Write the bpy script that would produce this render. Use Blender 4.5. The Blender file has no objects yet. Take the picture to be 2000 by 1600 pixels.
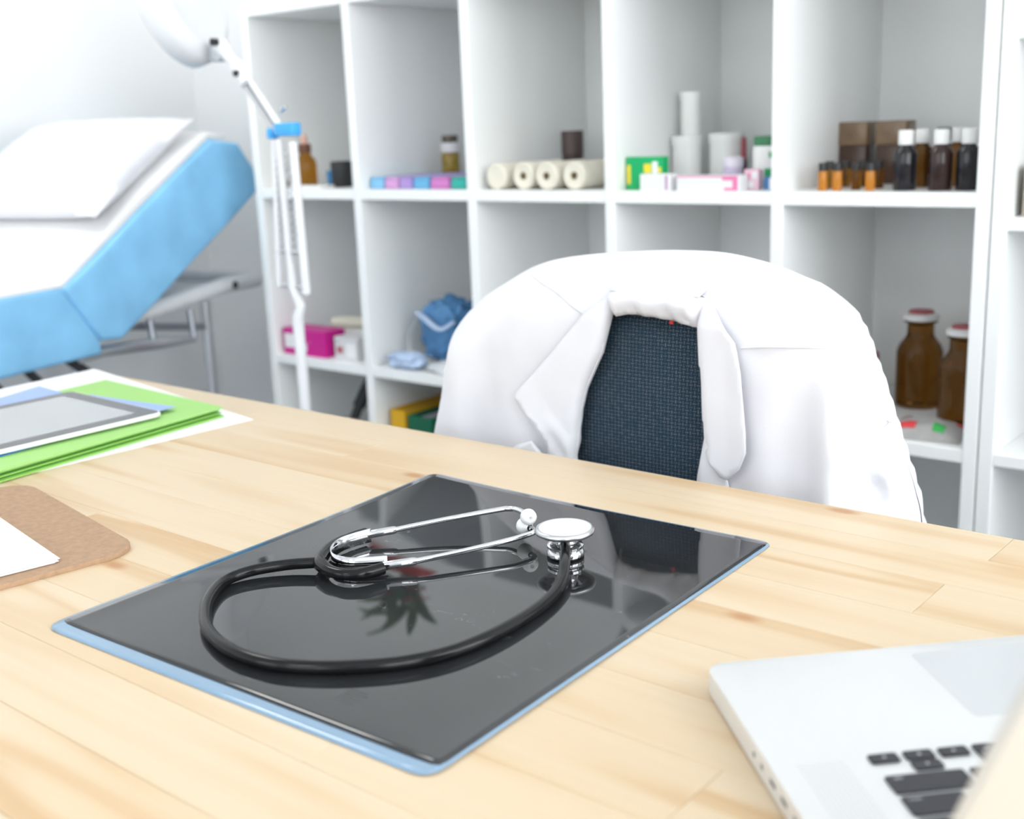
import bpy, bmesh, math, random
from mathutils import Vector, Matrix, noise
from mathutils.geometry import delaunay_2d_cdt
random.seed(7)
PI = math.pi
S = bpy.context.scene
COL = S.collection

# ------------------------------------------------------------------ camera
DESK = 0.74
YAW, PITCH, ROLL = math.radians(39.899), math.radians(13.611), math.radians(-2.274)
fw = Vector((-math.sin(YAW)*math.cos(PITCH), math.cos(YAW)*math.cos(PITCH), -math.sin(PITCH)))
rt0 = Vector((math.cos(YAW), math.sin(YAW), 0)); up0 = rt0.cross(fw)
rt = math.cos(ROLL)*rt0 + math.sin(ROLL)*up0
up = -math.sin(ROLL)*rt0 + math.cos(ROLL)*up0
cam_d = bpy.data.cameras.new('camera'); cam = bpy.data.objects.new('camera', cam_d); COL.objects.link(cam)
cam.matrix_world = Matrix(((rt.x, up.x, -fw.x, 0), (rt.y, up.y, -fw.y, 0), (rt.z, up.z, -fw.z, DESK+0.345), (0, 0, 0, 1)))
cam_d.sensor_width = 36; cam_d.lens = 2298.3/2000*36; cam_d.clip_start = 0.02; cam_d.clip_end = 50
cam_d.dof.use_dof = True; cam_d.dof.focus_distance = 1.0; cam_d.dof.aperture_fstop = 5.6
S.camera = cam

# ------------------------------------------------------------------ world, exposure, daylight
w = bpy.data.worlds.new('world'); S.world = w; w.use_nodes = True
w.node_tree.nodes['Background'].inputs[0].default_value = (0.85, 0.93, 1.0, 1)
w.node_tree.nodes['Background'].inputs[1].default_value = 1.0
S.view_settings.view_transform = 'Standard'; S.view_settings.look = 'None'
S.view_settings.exposure = -0.05; S.view_settings.gamma = 1.0; S.view_settings.use_curve_mapping = False
WINDOW_FRONT = 4.0      # radiance of the daylit panes behind the camera
WINDOW_RIGHT = 7.8      # and in the wall on the right
CEILING_FILL = 13.0  # radiance of the added, unseen fill panels under the ceiling

# ------------------------------------------------------------------ materials
MATS = {}
def mat(name, col, rough=0.5, metal=0.0, vary=0.04, scale=8.0, bump=0.0, bscale=200.0, spec=0.5, trans=0.0, ior=1.45, coat=0.0, alpha=1.0, sss=0.0, sheen=0.0):
    if name in MATS: return MATS[name]
    m = bpy.data.materials.new(name); m.use_nodes = True; nt = m.node_tree; N = nt.nodes; L = nt.links
    b = N['Principled BSDF']
    tc = N.new('ShaderNodeTexCoord'); nz = N.new('ShaderNodeTexNoise'); nz.inputs['Scale'].default_value = scale
    L.new(tc.outputs['Object'], nz.inputs['Vector'])
    rp = N.new('ShaderNodeValToRGB')
    rp.color_ramp.elements[0].position = 0.3; rp.color_ramp.elements[1].position = 0.7
    rp.color_ramp.elements[0].color = tuple(max(0, c*(1-vary)) for c in col)+(1,)
    rp.color_ramp.elements[1].color = tuple(min(1, c*(1+vary)) for c in col)+(1,)
    L.new(nz.outputs['Fac'], rp.inputs['Fac']); L.new(rp.outputs['Color'], b.inputs['Base Color'])
    b.inputs['Roughness'].default_value = rough; b.inputs['Metallic'].default_value = metal
    b.inputs['Specular IOR Level'].default_value = spec; b.inputs['IOR'].default_value = ior
    b.inputs['Transmission Weight'].default_value = trans; b.inputs['Coat Weight'].default_value = coat
    b.inputs['Alpha'].default_value = alpha
    if sheen: b.inputs['Sheen Weight'].default_value = sheen
    if bump:
        n2 = N.new('ShaderNodeTexNoise'); n2.inputs['Scale'].default_value = bscale; n2.inputs['Detail'].default_value = 4
        L.new(tc.outputs['Object'], n2.inputs['Vector'])
        bp = N.new('ShaderNodeBump'); bp.inputs['Strength'].default_value = bump; bp.inputs['Distance'].default_value = 0.002
        L.new(n2.outputs['Fac'], bp.inputs['Height']); L.new(bp.outputs['Normal'], b.inputs['Normal'])
    MATS[name] = m
    return m
def emit(name, col, strength):
    m = bpy.data.materials.new(name); m.use_nodes = True; N = m.node_tree.nodes; L = m.node_tree.links
    N.remove(N['Principled BSDF']); e = N.new('ShaderNodeEmission'); e.inputs[1].default_value = strength
    tc = N.new('ShaderNodeTexCoord'); nz = N.new('ShaderNodeTexNoise'); nz.inputs['Scale'].default_value = 1.5
    rp = N.new('ShaderNodeValToRGB'); rp.color_ramp.elements[0].color = tuple(c*0.94 for c in col)+(1,); rp.color_ramp.elements[1].color = col+(1,)
    L.new(tc.outputs['Object'], nz.inputs['Vector']); L.new(nz.outputs['Fac'], rp.inputs['Fac']); L.new(rp.outputs['Color'], e.inputs[0])
    L.new(e.outputs[0], N['Material Output'].inputs[0]); MATS[name] = m
    return m

def wood_mat():
    m = bpy.data.materials.new('pine'); m.use_nodes = True; nt = m.node_tree; N = nt.nodes; L = nt.links; b = N['Principled BSDF']
    tc = N.new('ShaderNodeTexCoord'); oi = N.new('ShaderNodeObjectInfo')
    off = N.new('ShaderNodeVectorMath'); off.operation = 'SCALE'; off.inputs[0].default_value = (13.0, 7.0, 3.0); L.new(oi.outputs['Random'], off.inputs['Scale'])
    add = N.new('ShaderNodeVectorMath'); add.operation = 'ADD'; L.new(tc.outputs['Object'], add.inputs[0]); L.new(off.outputs[0], add.inputs[1])
    mp = N.new('ShaderNodeMapping'); mp.inputs['Scale'].default_value = (0.9, 10.0, 4.0); L.new(add.outputs[0], mp.inputs['Vector'])
    n1 = N.new('ShaderNodeTexNoise'); n1.inputs['Scale'].default_value = 1.6; n1.inputs['Detail'].default_value = 1.5; n1.inputs['Distortion'].default_value = 0.35
    L.new(mp.outputs[0], n1.inputs['Vector'])
    mul = N.new('ShaderNodeMath'); mul.operation = 'MULTIPLY'; mul.inputs[1].default_value = 21.0; L.new(n1.outputs['Fac'], mul.inputs[0])
    sn = N.new('ShaderNodeMath'); sn.operation = 'SINE'; L.new(mul.outputs[0], sn.inputs[0])
    mr = N.new('ShaderNodeMapRange'); mr.inputs[1].default_value = -1; mr.inputs[2].default_value = 1; L.new(sn.outputs[0], mr.inputs[0])
    pw = N.new('ShaderNodeMath'); pw.operation = 'POWER'; pw.inputs[1].default_value = 2.2; L.new(mr.outputs[0], pw.inputs[0])
    mp2 = N.new('ShaderNodeMapping'); mp2.inputs['Scale'].default_value = (5, 190, 20); L.new(add.outputs[0], mp2.inputs['Vector'])
    n2 = N.new('ShaderNodeTexNoise'); n2.inputs['Scale'].default_value = 1.0; n2.inputs['Detail'].default_value = 3; L.new(mp2.outputs[0], n2.inputs['Vector'])
    n3 = N.new('ShaderNodeTexNoise'); n3.inputs['Scale'].default_value = 2.2; L.new(mp.outputs[0], n3.inputs['Vector'])
    k = N.new('ShaderNodeMath'); k.operation = 'MULTIPLY'; L.new(pw.outputs[0], k.inputs[0]); L.new(n3.outputs['Fac'], k.inputs[1])
    k2 = N.new('ShaderNodeMath'); k2.operation = 'MULTIPLY_ADD'; k2.inputs[1].default_value = 0.30; L.new(n2.outputs['Fac'], k2.inputs[0]); L.new(k.outputs[0], k2.inputs[2])
    tone = N.new('ShaderNodeMath'); tone.operation = 'MULTIPLY_ADD'; tone.inputs[1].default_value = 0.20; L.new(oi.outputs['Random'], tone.inputs[0]); L.new(k2.outputs[0], tone.inputs[2])
    rp = N.new('ShaderNodeValToRGB'); e = rp.color_ramp.elements
    e[0].position = 0.10; e[0].color = (0.665, 0.545, 0.39, 1); e[1].position = 1.25; e[1].color = (0.55, 0.37, 0.20, 1)
    mid = e.new(0.5); mid.color = (0.63, 0.485, 0.315, 1)
    L.new(tone.outputs[0], rp.inputs['Fac'])
    # knots
    mp3 = N.new('ShaderNodeMapping'); mp3.inputs['Scale'].default_value = (2.6, 5.5, 1.0); L.new(add.outputs[0], mp3.inputs['Vector'])
    vo = N.new('ShaderNodeTexVoronoi'); vo.inputs['Scale'].default_value = 1.7; L.new(mp3.outputs[0], vo.inputs['Vector'])
    kr = N.new('ShaderNodeValToRGB'); kr.color_ramp.elements[0].position = 0.035; kr.color_ramp.elements[0].color = (1, 1, 1, 1)
    kr.color_ramp.elements[1].position = 0.085; kr.color_ramp.elements[1].color = (0, 0, 0, 1); L.new(vo.outputs['Distance'], kr.inputs['Fac'])
    mx = N.new('ShaderNodeMix'); mx.data_type = 'RGBA'; L.new(kr.outputs['Color'], mx.inputs['Factor'])
    L.new(rp.outputs['Color'], mx.inputs['A']); mx.inputs['B'].default_value = (0.46, 0.25, 0.12, 1)
    L.new(mx.outputs['Result'], b.inputs['Base Color'])
    b.inputs['Roughness'].default_value = 0.42; b.inputs['Specular IOR Level'].default_value = 0.35
    bp = N.new('ShaderNodeBump'); bp.inputs['Strength'].default_value = 0.06; bp.inputs['Distance'].default_value = 0.001
    L.new(n2.outputs['Fac'], bp.inputs['Height']); L.new(bp.outputs['Normal'], b.inputs['Normal'])
    MATS['pine'] = m; return m

def weave_mat():
    """navy upholstery, basket pattern of short pale stitches"""
    m = bpy.data.materials.new('woven_fabric'); m.use_nodes = True; nt = m.node_tree; N = nt.nodes; L = nt.links; b = N['Principled BSDF']
    tc = N.new('ShaderNodeTexCoord'); sp = N.new('ShaderNodeSeparateXYZ'); L.new(tc.outputs['Object'], sp.inputs[0])
    def mth(op, a, bv=None):
        n = N.new('ShaderNodeMath'); n.operation = op
        for i, v in enumerate((a, bv)):
            if v is None: continue
            if isinstance(v, (int, float)): n.inputs[i].default_value = v
            else: L.new(v, n.inputs[i])
        return n.outputs[0]
    u = mth('DIVIDE', sp.outputs['X'], 0.0046); v = mth('DIVIDE', sp.outputs['Z'], 0.0040)
    par = mth('PINGPONG', mth('ADD', mth('FLOOR', u), mth('FLOOR', v)), 1.0)      # 0 / 1 checker
    fu = mth('ABSOLUTE', mth('SUBTRACT', mth('FRACT', u), 0.5)); fv = mth('ABSOLUTE', mth('SUBTRACT', mth('FRACT', v), 0.5))
    vert = mth('LESS_THAN', fu, 0.11); hor = mth('LESS_THAN', fv, 0.11)
    st = mth('ADD', mth('MULTIPLY', vert, par), mth('MULTIPLY', hor, mth('SUBTRACT', 1.0, par)))
    nz = N.new('ShaderNodeTexNoise'); nz.inputs['Scale'].default_value = 260; L.new(tc.outputs['Object'], nz.inputs['Vector'])
    rp = N.new('ShaderNodeValToRGB'); rp.color_ramp.elements[0].position = .3; rp.color_ramp.elements[0].color = (0.06, 0.075, 0.10, 1)
    rp.color_ramp.elements[1].position = .7; rp.color_ramp.elements[1].color = (0.20, 0.20, 0.22, 1); L.new(nz.outputs['Fac'], rp.inputs['Fac'])
    mx = N.new('ShaderNodeMix'); mx.data_type = 'RGBA'; L.new(st, mx.inputs['Factor']); mx.inputs['A'].default_value = (0.013, 0.036, 0.060, 1)
    L.new(rp.outputs['Color'], mx.inputs['B']); L.new(mx.outputs['Result'], b.inputs['Base Color'])
    b.inputs['Roughness'].default_value = 0.9; b.inputs['Specular IOR Level'].default_value = 0.15
    bp = N.new('ShaderNodeBump'); bp.inputs['Strength'].default_value = 0.4; bp.inputs['Distance'].default_value = 0.001
    L.new(st, bp.inputs['Height']); L.new(bp.outputs['Normal'], b.inputs['Normal'])
    MATS['weave'] = m; return m

def film_mat():
    m = bpy.data.materials.new('exposed_film'); m.use_nodes = True; nt = m.node_tree; N = nt.nodes; L = nt.links; b = N['Principled BSDF']
    tc = N.new('ShaderNodeTexCoord'); nz = N.new('ShaderNodeTexNoise'); nz.inputs['Scale'].default_value = 7; nz.inputs['Detail'].default_value = 2
    L.new(tc.outputs['Object'], nz.inputs['Vector'])
    rp = N.new('ShaderNodeValToRGB'); rp.color_ramp.elements[0].position = .35; rp.color_ramp.elements[0].color = (0.016, 0.017, 0.019, 1)
    rp.color_ramp.elements[1].position = .75; rp.color_ramp.elements[1].color = (0.030, 0.032, 0.034, 1); L.new(nz.outputs['Fac'], rp.inputs['Fac'])
    # fine curved scratches
    mp = N.new('ShaderNodeMapping'); mp.inputs['Scale'].default_value = (22, 55, 1); mp.inputs['Rotation'].default_value = (0, 0, 0.6); L.new(tc.outputs['Object'], mp.inputs['Vector'])
    n2 = N.new('ShaderNodeTexNoise'); n2.inputs['Scale'].default_value = 1; n2.inputs['Distortion'].default_value = 1.6; L.new(mp.outputs[0], n2.inputs['Vector'])
    sb = N.new('ShaderNodeMath'); sb.operation = 'SUBTRACT'; sb.inputs[1].default_value = 0.66; L.new(n2.outputs['Fac'], sb.inputs[0])
    ab = N.new('ShaderNodeMath'); ab.operation = 'ABSOLUTE'; L.new(sb.outputs[0], ab.inputs[0])
    lt = N.new('ShaderNodeMath'); lt.operation = 'LESS_THAN'; lt.inputs[1].default_value = 0.0035; L.new(ab.outputs[0], lt.inputs[0])
    n3 = N.new('ShaderNodeTexNoise'); n3.inputs['Scale'].default_value = 9; L.new(tc.outputs['Object'], n3.inputs['Vector'])
    g = N.new('ShaderNodeMath'); g.operation = 'GREATER_THAN'; g.inputs[1].default_value = 0.56; L.new(n3.outputs['Fac'], g.inputs[0])
    sc = N.new('ShaderNodeMath'); sc.operation = 'MULTIPLY'; L.new(lt.outputs[0], sc.inputs[0]); L.new(g.outputs[0], sc.inputs[1])
    s2 = N.new('ShaderNodeMath'); s2.operation = 'MULTIPLY'; s2.inputs[1].default_value = 0.22; L.new(sc.outputs[0], s2.inputs[0])
    mx = N.new('ShaderNodeMix'); mx.data_type = 'RGBA'; L.new(s2.outputs[0], mx.inputs['Factor']); L.new(rp.outputs['Color'], mx.inputs['A']); mx.inputs['B'].default_value = (0.45, 0.55, 0.6, 1)
    L.new(mx.outputs['Result'], b.inputs['Base Color'])
    b.inputs['Roughness'].default_value = 0.025; b.inputs['IOR'].default_value = 1.62; b.inputs['Specular IOR Level'].default_value = 0.5
    MATS['film'] = m; return m

wood = wood_mat(); weave = weave_mat(); film_m = film_mat()
white_paint = mat('white_paint', (0.87, 0.875, 0.875), 0.6, vary=0.015, scale=2, bump=0.04, bscale=90)
shelf_white = mat('white_laminate', (0.91, 0.922, 0.915), 0.35, vary=0.01, scale=3)
floor_m = mat('grey_floor', (0.36, 0.40, 0.44), 0.5, vary=0.06, scale=3)
steel = mat('chrome', (0.74, 0.74, 0.76), 0.05, 1.0, vary=0.01)
satin = mat('satin_steel', (0.62, 0.63, 0.65), 0.28, 1.0, vary=0.03)
rubber = mat('black_rubber', (0.007, 0.007, 0.008), 0.17, vary=0.1, spec=0.32)
black_pl = mat('black_plastic', (0.018, 0.018, 0.02), 0.4)
white_pl = mat('white_plastic', (0.84, 0.84, 0.83), 0.35, vary=0.01)
silicone = mat('white_silicone', (0.82, 0.84, 0.83), 0.3, vary=0.01)
cloth_w = mat('white_cotton', (0.77, 0.77, 0.815), 0.85, vary=0.012, scale=20, bump=0.12, bscale=900, spec=0.2, sheen=0.2)
paper = mat('white_paper', (0.86, 0.87, 0.89), 0.7, vary=0.01)
alu = mat('aluminium', (0.76, 0.77, 0.77), 0.42, 0.45, vary=0.01)
alu_side = mat('aluminium_edge', (0.60, 0.59, 0.58), 0.4, 0.8, vary=0.01)
key_m = mat('key_black', (0.035, 0.035, 0.042), 0.5)
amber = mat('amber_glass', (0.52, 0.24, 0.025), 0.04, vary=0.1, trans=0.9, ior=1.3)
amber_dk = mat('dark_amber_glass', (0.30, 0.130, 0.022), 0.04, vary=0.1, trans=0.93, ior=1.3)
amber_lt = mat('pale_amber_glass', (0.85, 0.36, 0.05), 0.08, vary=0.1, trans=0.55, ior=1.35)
dark_glass = mat('black_glass', (0.012, 0.011, 0.014), 0.06, vary=0.1)
navy = mat('navy_plastic', (0.02, 0.025, 0.035), 0.45)

# ------------------------------------------------------------------ mesh helpers
class MB:
    """collects shapes in one bmesh; build() links it as ONE mesh object"""
    def __init__(s): s.bm = bmesh.new()
    def box(s, x0, x1, y0, y1, z0, z1, bev=0.0, seg=2, M=None):
        r = bmesh.ops.create_cube(s.bm, size=1.0); vs = r['verts']
        for v in vs: v.co = Vector((x0+(v.co.x+.5)*(x1-x0), y0+(v.co.y+.5)*(y1-y0), z0+(v.co.z+.5)*(z1-z0)))
        if bev:
            es = list({e for v in vs for e in v.link_edges})
            q = bmesh.ops.bevel(s.bm, geom=es, offset=bev, segments=seg, profile=0.5, affect='EDGES')
            vs = list({v for f in q['faces'] for v in f.verts} | {v for v in vs if v.is_valid})
        if M is not None:
            for v in vs: v.co = M @ v.co
        return s
    def lathe(s, prof, n=24, M=None):
        rings = []
        for r, z in prof:
            if r < 1e-6: rings.append([s.bm.verts.new((0, 0, z))])
            else: rings.append([s.bm.verts.new((r*math.cos(2*PI*i/n), r*math.sin(2*PI*i/n), z)) for i in range(n)])
        for a, b in zip(rings, rings[1:]):
            if len(a) == 1 and len(b) == 1: continue
            for i in range(n):
                j = (i+1) % n
                if len(a) == 1: s.bm.faces.new((a[0], b[j], b[i]))
                elif len(b) == 1: s.bm.faces.new((a[i], a[j], b[0]))
                else: s.bm.faces.new((a[i], a[j], b[j], b[i]))
        if M is not None:
            for ring in rings:
                for v in ring: v.co = M @ v.co
        return s
    def tube(s, pts, r, n=12, caps=True, flat=None):
        pts = [Vector(p) for p in pts]; rr = r if isinstance(r, (list, tuple)) else [r]*len(pts)
        prev = None; rings = []
        for i, p in enumerate(pts):
            t = (pts[min(i+1, len(pts)-1)]-pts[max(i-1, 0)]).normalized()
            if prev is None:
                a = Vector((0, 0, 1)) if abs(t.z) < 0.9 else Vector((1, 0, 0)); u = t.cross(a).normalized()
            else: u = (prev-t*prev.dot(t)).normalized()
            prev = u; v = t.cross(u)
            rings.append([s.bm.verts.new(p+(u*math.cos(2*PI*k/n)*(flat[0] if flat else 1)+v*math.sin(2*PI*k/n)*(flat[1] if flat else 1))*rr[i]) for k in range(n)])
        for a, b in zip(rings, rings[1:]):
            for k in range(n): s.bm.faces.new((a[k], a[(k+1) % n], b[(k+1) % n], b[k]))
        if caps: s.bm.faces.new(rings[0][::-1]); s.bm.faces.new(rings[-1])
        return s
    def prism(s, poly, z0, z1, bev=0.0, seg=2, M=None):
        a = [s.bm.verts.new((x, y, z0)) for x, y in poly]; b = [s.bm.verts.new((x, y, z1)) for x, y in poly]
        fs = [s.bm.faces.new(a[::-1]), s.bm.faces.new(b)]; n = len(poly)
        for i in range(n): fs.append(s.bm.faces.new((a[i], a[(i+1) % n], b[(i+1) % n], b[i])))
        vs = a+b
        if bev:
            es = [e for f in fs[:2] for e in f.edges]
            q = bmesh.ops.bevel(s.bm, geom=es, offset=bev, segments=seg, profile=0.5, affect='EDGES')
            vs = list({v for f in q['faces'] for v in f.verts} | {v for v in vs if v.is_valid})
        if M is not None:
            for v in vs: v.co = M @ v.co
        return s
    def build(s, name, m, parent=None, smooth=30, loc=None, sub=0, solid=0, label=None):
        bmesh.ops.recalc_face_normals(s.bm, faces=s.bm.faces[:])
        me = bpy.data.meshes.new(name); s.bm.to_mesh(me); s.bm.free(); me.materials.append(m)
        o = bpy.data.objects.new(name, me); COL.objects.link(o)
        if smooth:
            for p in me.polygons: p.use_smooth = True
            me.set_sharp_from_angle(angle=math.radians(smooth))
        if parent: o.parent = parent
        if loc is not None: o.location = loc
        if solid:
            d = o.modifiers.new('thickness', 'SOLIDIFY'); d.thickness = solid; d.offset = 0
        if sub:
            d = o.modifiers.new('smooth', 'SUBSURF'); d.levels = sub; d.render_levels = sub
        if label: o['label'] = label
        return o

def thing(name, label, cat, loc=(0, 0, 0), rz=0.0, group=None):
    o = bpy.data.objects.new(name, None); COL.objects.link(o); o.empty_display_size = 0.05
    o.location = loc; o.rotation_euler = (0, 0, rz); tag(o, label, cat, group); return o
def tag(o, label, cat, group=None):
    o['label'] = label; o['category'] = cat
    if group: o['group'] = group
    return o
def struct(name, mb, m, parent=None, smooth=0):
    o = mb.build(name, m, parent, smooth=smooth)
    if parent is None: o['kind'] = 'structure'
    return o
def catmull(pts, k=8):
    pts = [Vector(p) for p in pts]; P = [2*pts[0]-pts[1]]+pts+[2*pts[-1]-pts[-2]]; out = []
    for i in range(1, len(P)-2):
        a, b, c, d = P[i-1:i+3]
        for j in range(k):
            t = j/k; out.append(0.5*((2*b)+(c-a)*t+(2*a-5*b+4*c-d)*t*t+(3*b-a-3*c+d)*t**3))
    out.append(pts[-1]); return out
def text_mesh(name, body, size, m, parent, M, ext=0.0001):
    cu = bpy.data.curves.new(name+'_curve', 'FONT'); cu.body = body; cu.size = size; cu.extrude = ext; cu.align_x = 'CENTER'; cu.align_y = 'CENTER'
    t = bpy.data.objects.new(name+'_tmp', cu); COL.objects.link(t)
    dg = bpy.context.evaluated_depsgraph_get(); me = bpy.data.meshes.new_from_object(t.evaluated_get(dg))
    bpy.data.objects.remove(t); bpy.data.curves.remove(cu)
    me.transform(M); me.materials.clear(); me.materials.append(m)
    o = bpy.data.objects.new(name, me); COL.objects.link(o); o.parent = parent; return o

# ------------------------------------------------------------------ the room
X0, X1, Y0, Y1, ZC = -3.02, 1.50, -2.7, 2.2, 2.7
struct('floor', MB().box(X0-.1, X1+.1, Y0-.1, Y1+.1, -0.1, 0), floor_m)
struct('ceiling', MB().box(X0-.1, X1+.1, Y0-.1, Y1+.1, ZC, ZC+.1), white_paint)
struct('wall_left', MB().box(X0-.1, X0, Y0-.1, Y1+.1, 0, ZC), white_paint)
struct('wall_back', MB().box(X0, X1, Y1, Y1+.1, 0, ZC), white_paint)
def wall_with_holes(name, fixed, a0, a1, holes, axis):
    """wall slab split around window openings; holes: (a0, a1, z0, z1)"""
    mb = MB()
    def slab(u0, u1, z0, z1):
        if axis == 'x': mb.box(u0, u1, fixed-.1, fixed, z0, z1)
        else: mb.box(fixed, fixed+.1, u0, u1, z0, z1)
    hs = sorted(holes); u = a0
    for h in hs:
        slab(u, h[0], 0, ZC); slab(h[0], h[1], 0, h[2]); slab(h[0], h[1], h[3], ZC); u = h[1]
    slab(u, a1, 0, ZC)
    return struct(name, mb, white_paint)
front_holes = [(-2.6, -1.1, 0.85, 2.35), (-0.7, 0.8, 0.85, 2.35)]
right_holes = [(-1.5, 0.1, 0.85, 2.40), (0.3, 1.95, 0.85, 2.45)]
wall_with_holes('wall_front', Y0, X0, X1, front_holes, 'x')
wall_with_holes('wall_right', X1, Y0, Y1, right_holes, 'y')
pane_f = emit('daylit_pane_front', (0.93, 0.97, 1.0), WINDOW_FRONT); pane_r = emit('daylit_pane_right', (0.95, 0.98, 1.0), WINDOW_RIGHT)
frame_m = mat('window_frame_paint', (0.75, 0.76, 0.77), 0.4)
wn = 1
for holes, axis, fixed, pm in ((front_holes, 'x', Y0-.06, pane_f), (right_holes, 'y', X1+.06, pane_r)):
    for a0, a1, z0, z1 in holes:
        def bxx(mb, u0, u1, q0, q1, t):
            if axis == 'x': mb.box(u0, u1, fixed-t, fixed+t, q0, q1)
            else: mb.box(fixed-t, fixed+t, u0, u1, q0, q1)
        f = MB()
        bxx(f, a0, a0+.06, z0, z1, .03); bxx(f, a1-.06, a1, z0, z1, .03); bxx(f, a0+.06, a1-.06, z0, z0+.06, .03); bxx(f, a0+.06, a1-.06, z1-.06, z1, .03)
        am = (a0+a1)/2; bxx(f, am-.03, am+.03, z0+.06, z1-.06, .03)
        wo = struct('window_%d' % wn, f, frame_m); wn += 1
        for u0, u1 in ((a0+.06, am-.03), (am+.03, a1-.06)):
            p = MB(); bxx(p, u0, u1, z0+.06, z1-.06, .004); p.build('pane', pm, wo, smooth=0)
struct('baseboard_back', MB().box(X0, X1, Y1-.012, Y1, 0, .07), white_paint)
fill_e = emit('ceiling_lamp_diffuser', (1.0, 0.99, 0.96), CEILING_FILL)  # invented fill lights out of view, added to brighten left wall and couch
for i, (lx, ly) in enumerate(((-2.35, 0.85), (-0.5, -1.7))):
    t = thing('ceiling_lamp', ['square ceiling lamp above the examination couch side of the room', 'square ceiling lamp over the camera side of the room'][i], 'lamp', (lx, ly, ZC))
    f = MB()
    for a in ((-.32, .32, -.32, -.28), (-.32, .32, .28, .32), (-.32, -.28, -.28, .28), (.28, .32, -.28, .28)): f.box(a[0], a[1], a[2], a[3], -.04, 0)
    f.build('frame', white_pl, t, smooth=0); MB().box(-.28, .28, -.28, .28, -.03, -.022).build('diffuser', fill_e, t, smooth=0)

# ------------------------------------------------------------------ desk: edge-glued pine staves
desk = thing('desk', 'long pine desk of glued narrow boards holding film, laptop and papers', 'desk', (0, 0, 0))
DX0, DX1, DYF, BW = -1.61, 0.75, 0.96, 0.0645
rows = 13; rnd = random.Random(3)
for i in range(rows):
    y1 = DYF-i*BW; y0 = y1-BW
    cuts = [DX0]; x = DX0+rnd.uniform(.25, .95)
    while x < DX1-.3:
        cuts.append(x); x += rnd.uniform(.65, 1.15)
    cuts.append(DX1)
    for a, b in zip(cuts, cuts[1:]):
        cx, cy = (a+b)/2, (y0+y1)/2; hx, hy = (b-a)/2, BW/2
        rbev = 0.0035 if i == 0 else 0
        mb = MB(); mb.box(-hx+.0001, hx-.0001, -hy+.0001, hy-.0001, -.0135, .0135, bev=0.0005, seg=1)
        if i == 0:   # rounded outer edge of the board along the chair side
            for v in mb.bm.verts:
                if v.co.y > hy-.002 and v.co.z > .012: v.co.z -= .0012; v.co.y -= .0006
        o = mb.build('stave', wood, desk, smooth=0, loc=(cx, cy, DESK-.0135))
DYN = DYF-rows*BW
leg_w = mat('white_leg_paint', (0.8, 0.8, 0.8), 0.4)
for lx in (DX0+.09, DX1-.09):
    for ly in (DYN+.09, DYF-.09):
        MB().box(lx-.03, lx+.03, ly-.03, ly+.03, 0, DESK-.027, bev=.003).build('leg', wood, desk, smooth=0)
for yy in (DYN+.09, DYF-.09): MB().box(DX0+.12, DX1-.12, yy-.011, yy+.011, DESK-.117, DESK-.027).build('apron', wood, desk, smooth=0)
for xx in (DX0+.09, DX1-.09): MB().box(xx-.011, xx+.011, DYN+.12, DYF-.12, DESK-.117, DESK-.027).build('apron', wood, desk, smooth=0)

# ------------------------------------------------------------------ x-ray film
FL, FW = 0.4335, 0.373
FC = Vector((-0.6035, 0.616, DESK+.0006))
film = thing('xray_film', 'large glossy dark X-ray film sheet with pale blue edges under the stethoscope', 'film', FC, math.radians(2.2))
def film_z(x, y):
    d = min(FW/2-abs(x), .03); e = 1-max(d, 0)/.03
    c_ = max(0, 1-math.hypot(x+FW/2, y-FL/2)/.25)          # far-left corner lifts a little
    return 0.0012*e*e*(0.5+0.5*math.sin(3+y*9))+.0045*c_*c_
def film_sheet(name, x0, x1, y0, y1, zoff, m, rc):
    nx, ny = 56, 64; bm = bmesh.new(); g = []
    for j in range(ny+1):
        row = []
        for i in range(nx+1):
            x = x0+(x1-x0)*i/nx; y = y0+(y1-y0)*j/ny
            # rounded corners
            cx = min(max(x, x0+rc), x1-rc); cy = min(max(y, y0+rc), y1-rc); v = Vector((x-cx, y-cy)); 
            if v.length > rc: v = v*(rc/v.length)
            x, y = cx+v.x, cy+v.y
            row.append(bm.verts.new((x, y, film_z(x, y)+zoff)))
        g.append(row)
    for j in range(ny):
        for i in range(nx): bm.faces.new((g[j][i], g[j][i+1], g[j+1][i+1], g[j+1][i]))
    mb = MB(); mb.bm.free(); mb.bm = bm
    return mb.build(name, m, film, smooth=60, solid=.0003)
film_blue = mat('blue_film_base', (0.22, 0.335, 0.46), 0.06, vary=0.05, ior=1.55)
film_sheet('film_base', -FW/2, FW/2, -FL/2, FL/2, 0, film_blue, .012)
film_sheet('exposed_area', -FW/2+.0030, FW/2-.0032, -FL/2+.0125, FL/2-.0030, .0004, film_m, .004)
MARK = (0.083, -.171, .0005)
mk = MB()      # faint embossed hatch in the near corner of the film
for i in range(6): mk.box(-.009, .009-.003*(i % 2), -.008+i*.003, -.0074+i*.003, 0, .00012)
mk.build('embossed_mark', mat('film_emboss', (0.045, 0.047, 0.05), 0.10), film, smooth=0, loc=MARK)

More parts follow.
